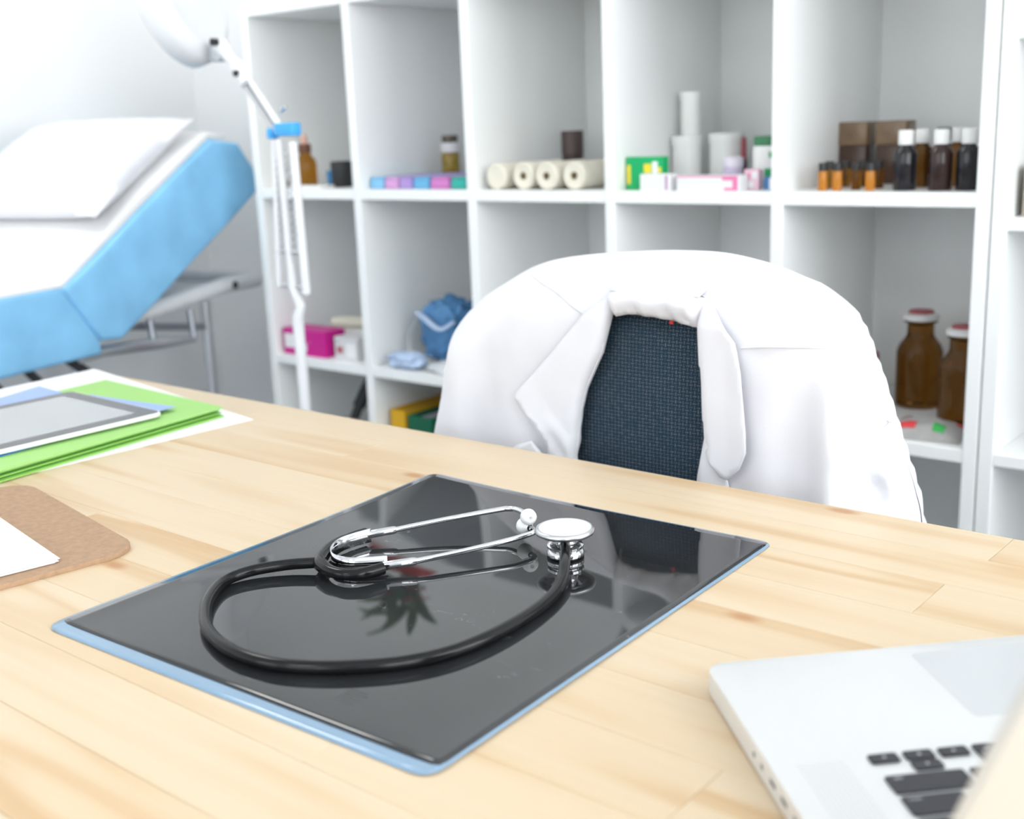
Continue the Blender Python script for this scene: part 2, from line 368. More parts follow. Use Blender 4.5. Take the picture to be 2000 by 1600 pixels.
# ------------------------------------------------------------------ stethoscope
st = thing('stethoscope', 'black tubed stethoscope with chrome headset lying on the X-ray film', 'stethoscope', (0, 0, 0))
ZF = DESK+.0013
tubepts = catmull([(-.5435, .7090, .7530), (-.5372, .7014, .7523), (-.5231, .6819, .7508), (-.5114, .6623, .7473), (-.5008, .6344, .745), (-.4947, .5995, .745), (-.4935, .5588, .745),
    (-.4994, .5237, .745), (-.514, .495, .745), (-.537, .4709, .745), (-.562, .4534, .745), (-.5899, .4422, .745), (-.6261, .4408, .745), (-.6644, .4515, .745),
    (-.6947, .4708, .745), (-.7181, .4932, .745), (-.7329, .5179, .745), (-.7307, .5414, .746), (-.7149, .565, .747), (-.6951, .5814, .748)], 8)
MB().tube([p+Vector((0, 0, .0011)) for p in tubepts], .0046, 18).build('tubing', rubber, st, smooth=60)
yk = catmull([(-.7119, .6500, .7490), (-.7140, .6367, .7490), (-.7150, .6228, .7490), (-.7095, .6046, .7488), (-.6955, .5835, .7485), (-.6830, .5765, .7485), (-.6709, .5735, .7485), (-.6566, .5753, .7485), (-.6464, .5848, .7485), (-.6415, .6011, .7485)], 6)
n = len(yk); rad = [.0047+.0012*math.exp(-((i-n*.48)/7.0)**2)+.0004*(1 if (i < 8 or i > n-9) else 0) for i in range(n)]
MB().tube([p+Vector((0, 0, .0006)) for p in yk], rad, 14).build('yoke', rubber, st, smooth=60, label='black rubber Y-piece')
# flat chrome spring standing on edge inside the yoke
sp = catmull([(-.7055, .6500, .7490), (-.7090, .6341, .7490), (-.7095, .6190, .7490), (-.7040, .6053, .7490), (-.6950, .5950, .7490), (-.6840, .5895, .7490), (-.6700, .5910, .7490), (-.6590, .5990, .7490), (-.6464, .6110, .7490)], 8)
bm = bmesh.new(); rg = []
for p in sp: rg.append((bm.verts.new(p+Vector((0, 0, -.0056))), bm.verts.new(p+Vector((0, 0, .0066)))))
for a, b in zip(rg, rg[1:]): bm.faces.new((a[0], b[0], b[1], a[1]))
mb = MB(); mb.bm.free(); mb.bm = bm; mb.build('spring', steel, st, smooth=80, solid=.0007, label='flat chrome U-shaped spring')
upt = catmull([(-.7102, .6467, .7493), (-.6958, .6633, .7513), (-.6656, .7072, .7553), (-.6370, .7385, .7596), (-.6300, .7437, .7604), (-.6210, .7438, .7613), (-.6120, .7400, .7618), (-.6040, .7350, .7620)], 8)
lpt = catmull([(-.6469, .6063, .7483), (-.6323, .6234, .7493), (-.6115, .6597, .7508), (-.5930, .6960, .7528), (-.5880, .7120, .7531), (-.5868, .7230, .7531), (-.5915, .7290, .7530), (-.5990, .7318, .7526)], 8)
for pts, e, nm in ((upt, (-.5985, .7318, .7622), 'upper'), (lpt, (-.6043, .7330, .7528), 'lower')):
    MB().tube(pts, .0024, 14).build('ear_tube', steel, st, smooth=60)
    # sleeve clamping the spring to the ear tube
    a, b = pts[0], pts[9]; MB().tube([a, a.lerp(b, .04), a.lerp(b, .9), b], [.0027, .0035, .0035, .0030], 12).build('sleeve', steel, st, smooth=50)
    d = (pts[-1]-pts[-4]).normalized(); q = d.to_track_quat('Z', 'Y').to_matrix().to_4x4(); M = Matrix.Translation(Vector(e)) @ q @ Matrix.Scale(1.1, 4)
    MB().lathe([(.0026, -.0078), (.0032, -.0062), (.0052, -.0042), (.0064, -.0008), (.0060, .0026), (.0042, .0050), (.0021, .0058), (.0014, .0054), (.0012, .003), (0, .002)], 24, M).build('ear_tip', silicone, st, smooth=60, label='white silicone ear tip')
CH = Vector((-.5500, .7185, ZF))
ch = MB().lathe([(0, .0005), (.0135, .0005), (.0150, .002), (.0152, .0045), (.0140, .0065), (.0128, .0072), (.0148, .0085), (.0150, .0105), (.0135, .0120), (.0100, .0128), (.0095, .0150), (.0100, .0180), (.0150, .0192), (.0180, .0196)], 48).build('chestpiece', steel, st, smooth=40, loc=CH, label='chrome chestpiece')
MB().lathe([(.0138, .0), (.0150, .0), (.0152, .0008), (.0152, .0014), (.0138, .0014)], 40).build('bell_ring', rubber, ch, smooth=40)
rim = MB(); N_ = 120
prof = [(.0175, .0195), (.0222, .0200), (.0240, .0214), (.0242, .0228), (.0236, .0246), (.0222, .0254), (.0214, .0252), (.0210, .0250)]
rings = []
for r, z in prof:
    rings.append([rim.bm.verts.new(((r+(.00022*(k % 2) if .0213 < z < .0232 else 0))*math.cos(2*PI*k/N_), (r+(.00022*(k % 2) if .0213 < z < .0232 else 0))*math.sin(2*PI*k/N_), z)) for k in range(N_)])
for a, b in zip(rings, rings[1:]):
    for k in range(N_): rim.bm.faces.new((a[k], a[(k+1) % N_], b[(k+1) % N_], b[k]))
rim.build('rim', satin, ch, smooth=50)
MB().lathe([(.0212, .0247), (.0212, .0251), (.0150, .0256), (0, .0258)], 48).build('diaphragm', white_pl, ch, smooth=40, label='white diaphragm disc')
sd = (Vector((-.5372, .7014, .7523))-Vector((CH.x, CH.y, .7525))).normalized()
c0 = Vector((CH.x, CH.y, .7530)); MB().tube([c0+sd*.008, c0+sd*.0135, c0+sd*.0138, c0+sd*.021], [.0030, .0030, .0024, .0024], 14).build('stem', steel, st, smooth=50)

# ------------------------------------------------------------------ laptop (its lid towards the camera, keyboard facing the chair)
LTH = math.radians(46.3)
LP0 = Vector((-.342, .585, DESK))
lap = thing('laptop', 'silver open laptop with black keys seen from behind its lid', 'laptop', LP0, LTH)
LW, LD, LT = .359, .264, .0165       # local x along far edge, local -y towards the hinge
def rrect(x0, x1, y0, y1, r, k=6):
    o = []
    for cx, cy, a in ((x1-r, y1-r, 0), (x0+r, y1-r, PI/2), (x0+r, y0+r, PI), (x1-r, y0+r, 1.5*PI)):
        for i in range(k+1): o.append((cx+r*math.cos(a+i*PI/2/k), cy+r*math.sin(a+i*PI/2/k)))
    return o
base = MB().prism(rrect(0, LW, -LD, 0, .010), .0015, LT, bev=.0012).build('base', alu, lap, smooth=40)
MB().prism(rrect(.127, .232, -.0925, -.011, .004), LT, LT+.00015).build('trackpad', mat('trackpad_glass', (0.66, 0.68, 0.70), 0.3, 0.5, vary=.01), lap, smooth=0)
for gx0, gx1 in ((.014, .040), (LW-.040, LW-.014)):
    g = MB()
    for i in range(10):
        for j in range(42): g.box(gx0+i*.0026, gx0+i*.0026+.0011, -.222+j*.0024, -.222+j*.0024+.0011, LT, LT+.00008)
    g.build('speaker_grille', mat('grille_grey', (0.62, 0.63, 0.64), 0.45, 0.6), lap, smooth=0)
for i, py in enumerate((-.095, -.108, -.125, -.142, -.160)):
    MB().box(-.0003, .001, py-.0045 if i > 1 else py-.002, py+.0045 if i > 1 else py+.002, .007, .0105, bev=.0008).build('port', mat('port_dark', (0.12, 0.12, 0.13), .5), lap, smooth=0)
legend = mat('key_legend_white', (0.55, 0.55, 0.57), 0.6)
def key(x0, x1, b0, b1, txt=None, tri=None):
    k = MB().prism(rrect(x0, x1, -b1, -b0, .0016, 3), LT+.0002, LT+.0017, bev=.0003, seg=1).build('key', key_m, lap, smooth=30)
    cx, cy = (x0+x1)/2, -(b0+b1)/2
    if txt:   # legends read from the chair side
        text_mesh('key_legend', txt, .0042 if len(txt) == 1 else .0027, legend, k, Matrix.Translation((cx if len(txt) == 1 else x0+.0065, cy+(0 if len(txt) == 1 else .0045), LT+.0018)) @ Matrix.Rotation(PI, 4, 'Z'))
    if tri is not None:
        t = MB(); R = Matrix.Translation((cx, cy, LT+.0017)) @ Matrix.Rotation(tri, 4, 'Z')
        t.prism([(-.0011, -.0009), (.0011, -.0009), (0, .0012)], 0, .00012, M=R); t.build('key_legend', legend, k, smooth=0)
K0 = .0515; P = .0191; KW = .0158
key(K0, K0+KW, .1215, .1297, tri=PI/2); key(K0+P, K0+P+KW, .1215, .1297, tri=0); key(K0+P, K0+P+KW, .1313, .1395, tri=PI); key(K0+2*P, K0+2*P+KW, .1215, .1297, tri=-PI/2)
key(K0+3*P, K0+3*P+KW, .1215, .1393, 'alt'); key(K0+4*P, K0+4*P+.0205, .1215, .1393, 'cmd'); key(K0+4*P+.0240, K0+9*P+.0175, .1215, .1393)
x = K0+9*P+.0208
for wd, tx in ((.0205, 'cmd'), (KW, 'alt'), (KW, 'ctrl'), (KW, 'fn')): key(x, x+wd, .1215, .1393, tx); x += wd+.0033
E_ = x-.0033
def row(b, first, ftxt, letters, last, ltxt):
    x = K0; key(x, x+first, b, b+KW, ftxt); x += first+.0033
    for c in letters: key(x, x+KW, b, b+KW, c); x += P
    key(x, max(E_, x+last), b, b+KW, ltxt)
row(.1426, .0420, 'shift', '/.,MNBVCXZ', .04, 'shift')
row(.1617, .0320, 'return', "';LKJHGFDSA", .03, 'caps')
row(.1808, .0225, '\\', '][POIUYTREWQ', .02, 'tab')
row(.1999, .0290, 'delete', '=-0987654321', .012, '`')
x = K0
for i in range(14): key(x, x+.0161, .2190, .2270); x += .0194
hinge = MB().tube([(.03, -LD+.003, LT+.001), (LW-.03, -LD+.003, LT+.001)], .004, 12).build('hinge', black_pl, lap, smooth=40)
LANG = math.radians(118)
Ml = Matrix.Translation((0, -LD+.002, LT+.003)) @ Matrix.Rotation(-(LANG-PI/2), 4, 'X').inverted()
lid = MB().prism(rrect(0, LW, 0, .243, .010), 0, .0062, bev=.0014, M=Ml @ Matrix.Rotation(PI/2, 4, 'X')).build('lid', alu, lap, smooth=40)
MB().prism(rrect(.006, LW-.006, .010, .237, .006), -.0004, 0, M=Ml @ Matrix.Rotation(PI/2, 4, 'X')).build('screen', mat('screen_glass', (0.01, 0.01, 0.012), .08), lid, smooth=0)

# ------------------------------------------------------------------ papers, folders, tablet
def sheet(name, label, cat, poly, z, t, m, curl=None, group=None):
    """a sheet of its own thickness; poly = 4 corners (far-left, far-right, near-right, near-left)"""
    a, b, c, d = [Vector(p) for p in poly]; nx = ny = 14; bm = bmesh.new(); g = []
    o = (a+b+c+d)/4
    for j in range(ny+1):
        g.append([])
        for i in range(nx+1):
            u, v = i/nx, j/ny; p = (a*(1-u)+b*u)*(1-v)+(d*(1-u)+c*u)*v-o
            g[-1].append(bm.verts.new((p.x, p.y, curl(u, v) if curl else 0)))
    h = [[bm.verts.new(q.co+Vector((0, 0, t))) for q in r_] for r_ in g]
    for j in range(ny):
        for i in range(nx): bm.faces.new((h[j][i], h[j+1][i], h[j+1][i+1], h[j][i+1])); bm.faces.new((g[j][i], g[j][i+1], g[j+1][i+1], g[j+1][i]))
    rim_ = [(0, i) for i in range(nx)]+[(j, nx) for j in range(ny)]+[(ny, i) for i in range(nx, 0, -1)]+[(j, 0) for j in range(ny, 0, -1)]
    for (j0, i0), (j1, i1) in zip(rim_, rim_[1:]+rim_[:1]): bm.faces.new((g[j0][i0], g[j1][i1], h[j1][i1], h[j0][i0]))
    mb = MB(); mb.bm.free(); mb.bm = bm; ob = mb.build(name, m, None, smooth=40, loc=(o.x, o.y, z+t/2))
    zz = min(v.co.z for v in ob.data.vertices); ob.location.z = z-zz
    return tag(ob, label, cat, group)
zc = DESK+.0002
sheet('paper_sheet', 'large white paper sheet under the green folders, overhanging the far desk corner', 'paper', [(-1.650, .966), (-1.161, .886), (-1.190, .44), (-1.62, .50)], zc, .0006, paper)
zc += .0008
gcol = [(0.28, 0.58, 0.12), (0.25, 0.55, 0.11), (0.30, 0.60, 0.15), (0.34, 0.62, 0.19)]
gl = ['lowest green paper folder resting on the white sheet', 'second green folder from the bottom of the pile', 'third green folder from the bottom of the pile', 'topmost green folder in the pile, below the blue sheets']
for i in range(4):
    dx = (0.0, -.006, -.010, -.004)[i]
    sheet('paper_folder', gl[i], 'folder', [(-1.500+dx, .902-.002*i), (-1.204+dx, .874+.001*i), (-1.164+dx, .47), (-1.465+dx, .50)], zc, .0016, mat('green_card_%d' % i, gcol[i], .65, vary=.03), group='green folders under the tablet')
    zc += .0034 if i < 3 else .0018

blue_p = mat('blue_paper', (0.32, 0.44, 0.78), .6, vary=.03); blue_d = mat('deep_blue_card', (0.03, 0.18, 0.55), .5)
sheet('blue_folder', 'thin deep blue folder edge peeking out below the tablet', 'folder', [(-1.46, .79), (-1.25, .745), (-1.214, .47), (-1.44, .50)], zc, .0014, blue_d); zc += .0016
sheet('blue_sheet', 'pale blue paper sheet reaching out past the left side of the tablet', 'paper', [(-1.542, .815), (-1.25, .79), (-1.25, .55), (-1.45, .55)], zc, .0005, blue_p, group='pale blue sheets'); zc += .0006
sheet('blue_sheet', 'pale blue paper sheet with its corner showing beyond the far tablet edge', 'paper', [(-1.42, .821), (-1.243, .832), (-1.232, .60), (-1.42, .60)], zc, .0005, blue_p, curl=lambda u, v: .003*u*u*(1-v), group='pale blue sheets'); zc += .0010
tb = thing('tablet', 'tablet computer with grey screen and dark bezel on the green folders', 'tablet', (-1.335, .672, zc), math.radians(-1.5))
MB().prism(rrect(-.109, .109, -.145, .131, .010), 0, .0048, bev=.0015).build('body', white_pl, tb, smooth=40)
MB().prism(rrect(-.107, .107, -.143, .129, .009), .0048, .0053).build('bezel', mat('bezel_grey', (0.10, 0.105, 0.11), .3), tb, smooth=0)
MB().prism(rrect(-.086, .086, -.117, .106, .001, 2), .0053, .0056).build('screen', mat('grey_screen', (0.42, 0.44, 0.45), .25, vary=.01), tb, smooth=0)
MB().lathe([(0, 0), (.005, 0), (.0052, .0003), (0, .0004)], 20).build('home_button', black_pl, tb, loc=(0, -.130, .0053))

cb = thing('clipboard', 'brown hardboard clipboard with rounded corners at the left desk side', 'clipboard', (-.862, .528, DESK+.0001), math.radians(-9.5))
hard = mat('hardboard', (0.40, 0.255, 0.155), .7, vary=.10, scale=170, bump=.08, bscale=700)
MB().prism(rrect(-.285, 0, -.34, 0, .03), 0, .0042, bev=.0004, seg=1).build('board', hard, cb, smooth=40)
MB().box(-.21, -.075, -.335, -.300, .0042, .007, bev=.001).build('clip', steel, cb, smooth=40)
for i in range(3):
    q = MB().box(-.21, 0, -.297, 0, 0, .0006+.0003*(i == 0)).build('note_sheet', paper, None, smooth=0, loc=(-.8905+.002*(i % 2), .4640+(.0022*i), DESK+.0045+i*.0011))
    q.rotation_euler.z = math.radians(-11.5+.7*i)
    tag(q, ['bottom white sheet of the paper stack lying on the clipboard', 'middle white sheet of the stack on the clipboard, slightly shifted', 'top white blank sheet of the stack on the clipboard'][i], 'paper', 'sheets on the clipboard')

# ------------------------------------------------------------------ office chair
chair = thing('office_chair', 'office chair with dark navy woven backrest behind the desk', 'chair', (-.69, 1.28, 0))
CX, CY = -.69, 1.28
bm = bmesh.new(); nx, nz = 24, 24; g = []
def back_front(x, z):   # gently dished backrest
    return 1.050+.010*(x/.23)**2+.012*((z-.70)/.25)**2+.014*max(0, (z-.872)/.021)**2
outl = []
for j in range(nz+1):
    z = .44+(.893-.44)*j/nz; hw = .235-.09*max(0, (z-.80)/.093)**2-.03*max(0, (.56-z)/.12)**2
    g.append([bm.verts.new((hw*(2*i/nx-1), back_front(hw*(2*i/nx-1), z)-CY, z)) for i in range(nx+1)])
for j in range(nz):
    for i in range(nx): bm.faces.new((g[j][i], g[j][i+1], g[j+1][i+1], g[j+1][i]))
mb = MB(); mb.bm.free(); mb.bm = bm; bk = mb.build('backrest', weave, chair, smooth=60)
sd_ = bk.modifiers.new('thickness', 'SOLIDIFY'); sd_.thickness = .026; sd_.offset = -1 if bk.data.polygons[200].normal.y < 0 else 1
MB().box(-.19, .19, -.200, -.186, .50, .84, bev=.006).build('backrest_shell', black_pl, chair, smooth=40)
MB().prism(rrect(-.24, .24, -.12, .34, .08), .41, .48, bev=.02, seg=3).build('seat', weave, chair, smooth=40)
MB().tube([(0, -.168, .70), (0, -.150, .55), (0, -.13, .42), (0, -.06, .385), (0, .1, .385)], .016, 12, flat=(1.6, .6)).build('back_bar', black_pl, chair, smooth=40)
MB().tube([(0, .1, .10), (0, .1, .25), (0, .1, .25), (0, .1, .41)], [.03, .03, .018, .018], 16).build('gas_column', black_pl, chair, smooth=40)
for k in range(5):
    a = 2*PI*k/5+.3; lg = MB().tube([(0, .1, .11), (.14*math.cos(a), .1+.14*math.sin(a), .10), (.29*math.cos(a), .1+.29*math.sin(a), .075)], [.026, .022, .016], 10).build('base_arm', black_pl, chair, smooth=40)
    c = (.28*math.cos(a), .1+.28*math.sin(a))
    MB().lathe([(0, -.02), (.022, -.02), (.028, -.014), (.028, .014), (.022, .02), (0, .02)], 16, Matrix.Translation((c[0], c[1], .0285)) @ Matrix.Rotation(a+PI/2, 4, 'Z') @ Matrix.Rotation(PI/2, 4, 'X')).build('castor', rubber, lg, smooth=40)

# ------------------------------------------------------------------ lab coat draped round the chair back
coat = thing('lab_coat', 'white cotton lab coat draped open over the office chair back', 'coat', (0, 0, 0))
OUT = [(-1.052, .36), (-1.036, .55), (-1.026, .692), (-1.012, .753), (-1.002, .801), (-.990, .835), (-.972, .858), (-.944, .882), (-.905, .908), (-.866, .924), (-.81, .934),
       (-.726, .9415), (-.673, .9435), (-.629, .9425), (-.585, .936), (-.542, .925), (-.511, .914), (-.486, .899), (-.470, .884), (-.461, .868), (-.449, .839), (-.434, .799), (-.416, .750),
       (-.405, .720), (-.396, .680), (-.385, .55), (-.38, .36)]
OPN = [(-.722, .886), (-.734, .839), (-.757, .796), (-.764, .772), (-.772, .717), (-.785, .36), (-.632, .36), (-.614, .717), (-.607, .759), (-.611, .823), (-.615, .886)]
def dens(poly, step):
    out = []
    for a, b in zip(poly, poly[1:]):
        n = max(1, int(math.dist(a, b)/step)); out += [(a[0]+(b[0]-a[0])*i/n, a[1]+(b[1]-a[1])*i/n) for i in range(n)]
    return out+[poly[-1]]
OUTS = [(p.x, p.y) for p in catmull([(x, z, 0) for x, z in OUT], 6)]
def seg_d(x, z, a, b):
    ax, az = a; bx, bz = b; dx, dz = bx-ax, bz-az; t = max(0, min(1, ((x-ax)*dx+(z-az)*dz)/(dx*dx+dz*dz)))
    return math.hypot(x-ax-t*dx, z-az-t*dz), t, (dx*(z-az)-dz*(x-ax))/math.hypot(dx, dz)
OSEG = [(a, b) for a, b in zip(OUTS, OUTS[1:])]
def d_out(x, z): return min(seg_d(x, z, a, b)[0] for a, b in OSEG)
# folds: (from, to, height towards the viewer, half-width)
FOLDS = [((-.600, .945), (-.628, .905), .006, .010), ((-.464, .866), (-.462, .700), .014, .016), ((-.462, .700), (-.47, .50), .016, .02), ((-.497, .86), (-.505, .70), -.006, .02),
         ((-.440, .738), (-.418, .712), -.034, .018), ((-.430, .80), (-.452, .735), .008, .012), ((-.415, .74), (-.40, .60), .012, .014), ((-.452, .735), (-.462, .60), .010, .010),
         ((-.93, .86), (-.985, .62), .008, .028), ((-.90, .80), (-.93, .60), -.007, .025), ((-.985, .78), (-1.01, .60), .007, .015), ((-.85, .74), (-.86, .6), .006, .02),
         ((-.54, .82), (-.535, .62), .006, .022), ((-.575, .88), (-.555, .93), .004, .012), ((-.80, .90), (-.84, .86), -.003, .02), ((-.52, .90), (-.49, .87), .004, .02), ((-.955, .87), (-.985, .80), .005, .02)]
SEAMS = [((-.863, .915), (-.754, .878), .0022), ((-.564, .859), (-.459, .863), .0020), ((-.425, .797), (-.446, .748), .0018)]
def coat_front(x, z):
    d = d_out(x, z); R = .062; g = min(d/R, 1.0); y = 1.098-.062*math.sqrt(max(0, 1-(1-g)**2))
    y += .022*max(0, (z-.88)/.06)                        # leans back towards the shoulders
    y -= .012*max(0, (.76-z)/.3)
    f = min(1, d/.03)
    for a, b, h, wd in FOLDS:
        q, t, s = seg_d(x, z, a, b); 
        if q < wd*2.6: y -= f*h*math.exp(-(q/wd)**2)*(0.35+0.65*math.sin(PI*min(1, max(0.0, t*.8+.1))))
    for a, b, h in SEAMS:
        q, t, s = seg_d(x, z, a, b)
        if q < .02 and 0 < t < 1: y += (h*max(0, 1-q/.02) if s < 0 else 0)*min(1, 12*t, 12*(1-t))
    y += f*.0022*noise.noise((x*16, z*9, 3.1))+f*.001*noise.noise((x*45, z*22, 9.0))
    return y
def coat_back(x, z):
    d = d_out(x, z); g = min(d/.06, 1.0)
    return 1.098+.022*max(0, (z-.88)/.06)+.06*math.sqrt(max(0, 1-(1-g)**2))+min(1, d/.09)*(.004*noise.noise((x*14, z*6, 1.0))+.006*math.sin(x*60)*max(0, (.8-z)))
def inpoly(x, z, P):
    c = False; n = len(P)
    for i in range(n):
        (x1, z1), (x2, z2) = P[i], P[i-1]
        if (z1 > z) != (z2 > z) and x < (x2-x1)*(z-z1)/(z2-z1)+x1: c = not c
    return c
def cdt_mesh(loop, step, hole=None, jit=.0006):
    """triangulate a region (with optional hole joined to its base line)"""
    pts = [Vector(p) for p in loop]; n = len(pts); edges = [(i, (i+1) % n) for i in range(n)]
    xs = [p.x for p in pts]; zs = [p.y for p in pts]; x = min(xs); k = 0
    segs = [(loop[i], loop[(i+1) % n]) for i in range(n)]
    while x < max(xs):
        z = min(zs)+(step*.5 if k % 2 else 0)
        while z < max(zs):
            if inpoly(x, z, loop) and min(seg_d(x, z, a, b)[0] for a, b in segs if abs(a[0]-x) < .04 or abs(b[0]-x) < .04 or True) > step*.55:
                pts.append(Vector((x, z)))
            z += step
        x += step*.87; k += 1
    v, e, f, *_ = delaunay_2d_cdt(pts, edges, [list(range(n))], 1, 1e-6)
    return v, f
# front: outline minus the opening, as one loop
o_right = OPN[6:]                                            # right edge from hem up
o_left = OPN[:6]                                             # left edge from top down
FRONT = dens(OUTS, .010)+dens([OUTS[-1]]+o_right, .010)[1:]+dens([o_right[-1], o_left[0]], .010)[1:]+dens(o_left, .010)[1:]
FRONT = FRONT+dens([o_left[-1], OUTS[0]], .012)[1:-1]
BACK = dens(OUTS, .010)+dens([OUTS[-1], OUTS[0]], .012)[1:-1]
bm = bmesh.new()
v, f = cdt_mesh(FRONT, .0065)
vs = [bm.verts.new((p.x, coat_front(p.x, p.y), p.y)) for p in v]
for t in f: bm.faces.new([vs[i] for i in t])
v, f = cdt_mesh(BACK, .009)
vs = [bm.verts.new((p.x, coat_back(p.x, p.y), p.y)) for p in v]
for t in f: bm.faces.new([vs[i] for i in t])
bmesh.ops.remove_doubles(bm, verts=bm.verts[:], dist=.0004)
mb = MB(); mb.bm.free(); mb.bm = bm; mb.build('coat_body', cloth_w, coat, smooth=70)
def flap(name, loop, lift, inner=None, roll=.012, step=.005, thick=.0016, extra=None, label=None):
    """a lapel or collar piece lying on the coat front; inner = edge that rolls into the opening"""
    v, f = cdt_mesh(dens(loop+[loop[0]], .005)[:-1], step); bm = bmesh.new(); vs = []
    for p in v:
        y = coat_front(p.x, p.y)-lift
        if inner:
            q = min(seg_d(p.x, p.y, a, b)[0] for a, b in zip(inner, inner[1:])); k = min(1, q/roll)
            y += (lift+.003)*(1-math.sqrt(max(0, 1-(1-k)**2)))
        if extra: y -= extra(p.x, p.y)
        vs.append(bm.verts.new((p.x, y, p.y)))
    for t in f: bm.faces.new([vs[i] for i in t])
    mb = MB(); mb.bm.free(); mb.bm = bm; return mb.build(name, cloth_w, coat, smooth=70, solid=thick, label=label)
inL = [(-.716, .906), (-.722, .880), (-.734, .839), (-.757, .796), (-.764, .772), (-.772, .717), (-.776, .60)]
lapL = inL+[(-.800, .62), (-.808, .69), (-.806, .725), (-.817, .742), (-.836, .758), (-.851, .777), (-.846, .785), (-.800, .832), (-.754, .880), (-.735, .897)]
flap('lapel', lapL, .008, inL, extra=lambda x, z: .006*max(0, min(1, (-x-.80)/.05))+.004*math.exp(-((x+.805)**2+(z-.745)**2)/.0002)+.0015*math.sin(x*220+z*160)*max(0, min(1, (.765-z)/.03)))
tip = [(-.862, .706), (-.846, .722), (-.826, .729), (-.812, .716), (-.805, .70), (-.82, .64), (-.85, .64)]
flap('lapel_fold', tip, .010, None, extra=lambda x, z: .004)
inR = [(-.614, .904), (-.615, .876), (-.611, .823), (-.607, .770), (-.603, .752)]
lapR = [(-.618, .909)]+inR+[(-.594, .735), (-.582, .724), (-.573, .7225), (-.556, .738), (-.548, .756), (-.549, .775), (-.553, .803), (-.557, .835), (-.565, .865), (-.580, .882), (-.598, .900)]
flap('lapel', lapR, .010, inR, extra=lambda x, z: .006*max(0, min(1, (x+.575)/.03))*max(0, min(1, (.90-z)/.05)))
fac = [(-.606, .768), (-.610, .745), (-.614, .717), (-.626, .55), (-.560, .55), (-.566, .68), (-.575, .718), (-.585, .735), (-.598, .752)]
flap('facing', fac, .004, [(-.606, .768), (-.610, .745), (-.614, .717), (-.626, .55)])
for a, b, _ in SEAMS+[((-.598, .762), (-.578, .722), 0)]:
    pts = []
    for i in range(25):
        x = a[0]+(b[0]-a[0])*i/24; z = a[1]+(b[1]-a[1])*i/24+.003*math.sin(PI*i/24); pts.append((x, coat_front(x, z)-.0003-(.0048 if not _ else 0), z))
    MB().tube(pts, .0011, 6).build('seam', cloth_w, coat, smooth=60)
# neck band: folded collar standing proud of the backrest
COLR = [(-.736, .876), (-.734, .900), (-.722, .9055), (-.700, .9085), (-.66, .909), (-.63, .9085), (-.612, .906), (-.600, .900), (-.600, .872), (-.640, .8805), (-.665, .884), (-.695, .885)]
bm = bmesh.new(); v, f = cdt_mesh(dens(COLR+[COLR[0]], .004)[:-1], .004); vs = []
for p in v:
    tt = max(0, min(1, (p.y-.880)/.028)); y = 1.036-.012*math.sin(PI*min(1, tt*1.05)*.62)+.010*max(0, tt-.8)/.2
    y += .0018*math.sin(p.x*330+1.5*math.sin(p.y*150))*(1-tt)+.0012*math.sin(p.x*150+p.y*90)
    y += .030*max(0, (abs(p.x+.667)-.046)/.02)**1.5
    vs.append(bm.verts.new((p.x, y, p.y)))
for t in f: bm.faces.new([vs[i] for i in t])
mb = MB(); mb.bm.free(); mb.bm = bm; mb.build('collar', cloth_w, coat, smooth=70, solid=.0018)
# collar fall turned over the top of the band towards the shoulders
bm = bmesh.new(); rows_ = []
for j in range(9):
    t = j/8; rows_.append([bm.verts.new((-.722+.110*i/24, 1.0345+.036*t, .9076+.005*math.sin(PI*min(1, t*1.3)*.5)+.004*t)) for i in range(25)])
for a, b in zip(rows_, rows_[1:]):
    for i in range(24): bm.faces.new((a[i], a[i+1], b[i+1], b[i]))
mb = MB(); mb.bm.free(); mb.bm = bm; mb.build('collar_fall', cloth_w, coat, smooth=70, solid=.0018)
MB().box(-.649, -.645, 1.0375, 1.0395, .8765, .8800).build('red_stitch', mat('red_thread', (0.55, 0.03, 0.04), .7), coat, smooth=0, label='tiny red stitch')

# ------------------------------------------------------------------ shelving units
ZS = [.135, .543, .938]          # undersides of the three visible boards
SY0, SY1, T = 1.80, 2.185, .022
su = thing('shelving_unit', 'tall white open shelving unit of five columns behind the chair', 'shelf', (0, 0, 0))
DIV = [-2.269, -1.934, -1.601, -1.263, -.928, -.594]
STOP = 1.346
for i, x in enumerate(DIV):
    MB().box(x, x+T, SY0, SY1, 0.0, STOP, bev=.0012, seg=1).build('side_panel' if i in (0, 5) else 'divider', shelf_white, su, smooth=0)
MB().box(DIV[0], DIV[-1]+T, SY0, SY1, STOP, STOP+T+.006, bev=.0012, seg=1).build('top_board', shelf_white, su, smooth=0)
for i in range(5):
    for z in ZS: MB().box(DIV[i]+T, DIV[i+1], SY0+.001, SY1, z, z+T, bev=.001, seg=1).build('shelf_board', shelf_white, su, smooth=0)
MB().box(DIV[0], DIV[-1]+T, SY1, SY1+.006, 0.0, STOP+T).build('back_panel', shelf_white, su, smooth=0)
MB().box(DIV[0]+T, DIV[-1], SY0+.03, SY0+.045, 0, ZS[0]).build('plinth', shelf_white, su, smooth=0)
s2 = thing('bookcase', 'narrower white bookcase standing at the right edge beside the five-column shelving', 'shelf', (0, 0, 0))
for x in (-.5695, -.14, .29): MB().box(x, x+.0225, SY0, SY1, 0, 1.50, bev=.0012, seg=1).build('side_panel', shelf_white, s2, smooth=0)
for z in (.10, .546, .905, 1.175, 1.481):
    for a, b in ((-.547, -.14), (-.1175, .29)): MB().box(a, b, SY0+.001, SY1, z, z+.019, bev=.001, seg=1).build('shelf_board', shelf_white, s2, smooth=0)
MB().box(-.5695, .3125, SY1, SY1+.006, 0, 1.50).build('back_panel', shelf_white, s2, smooth=0)

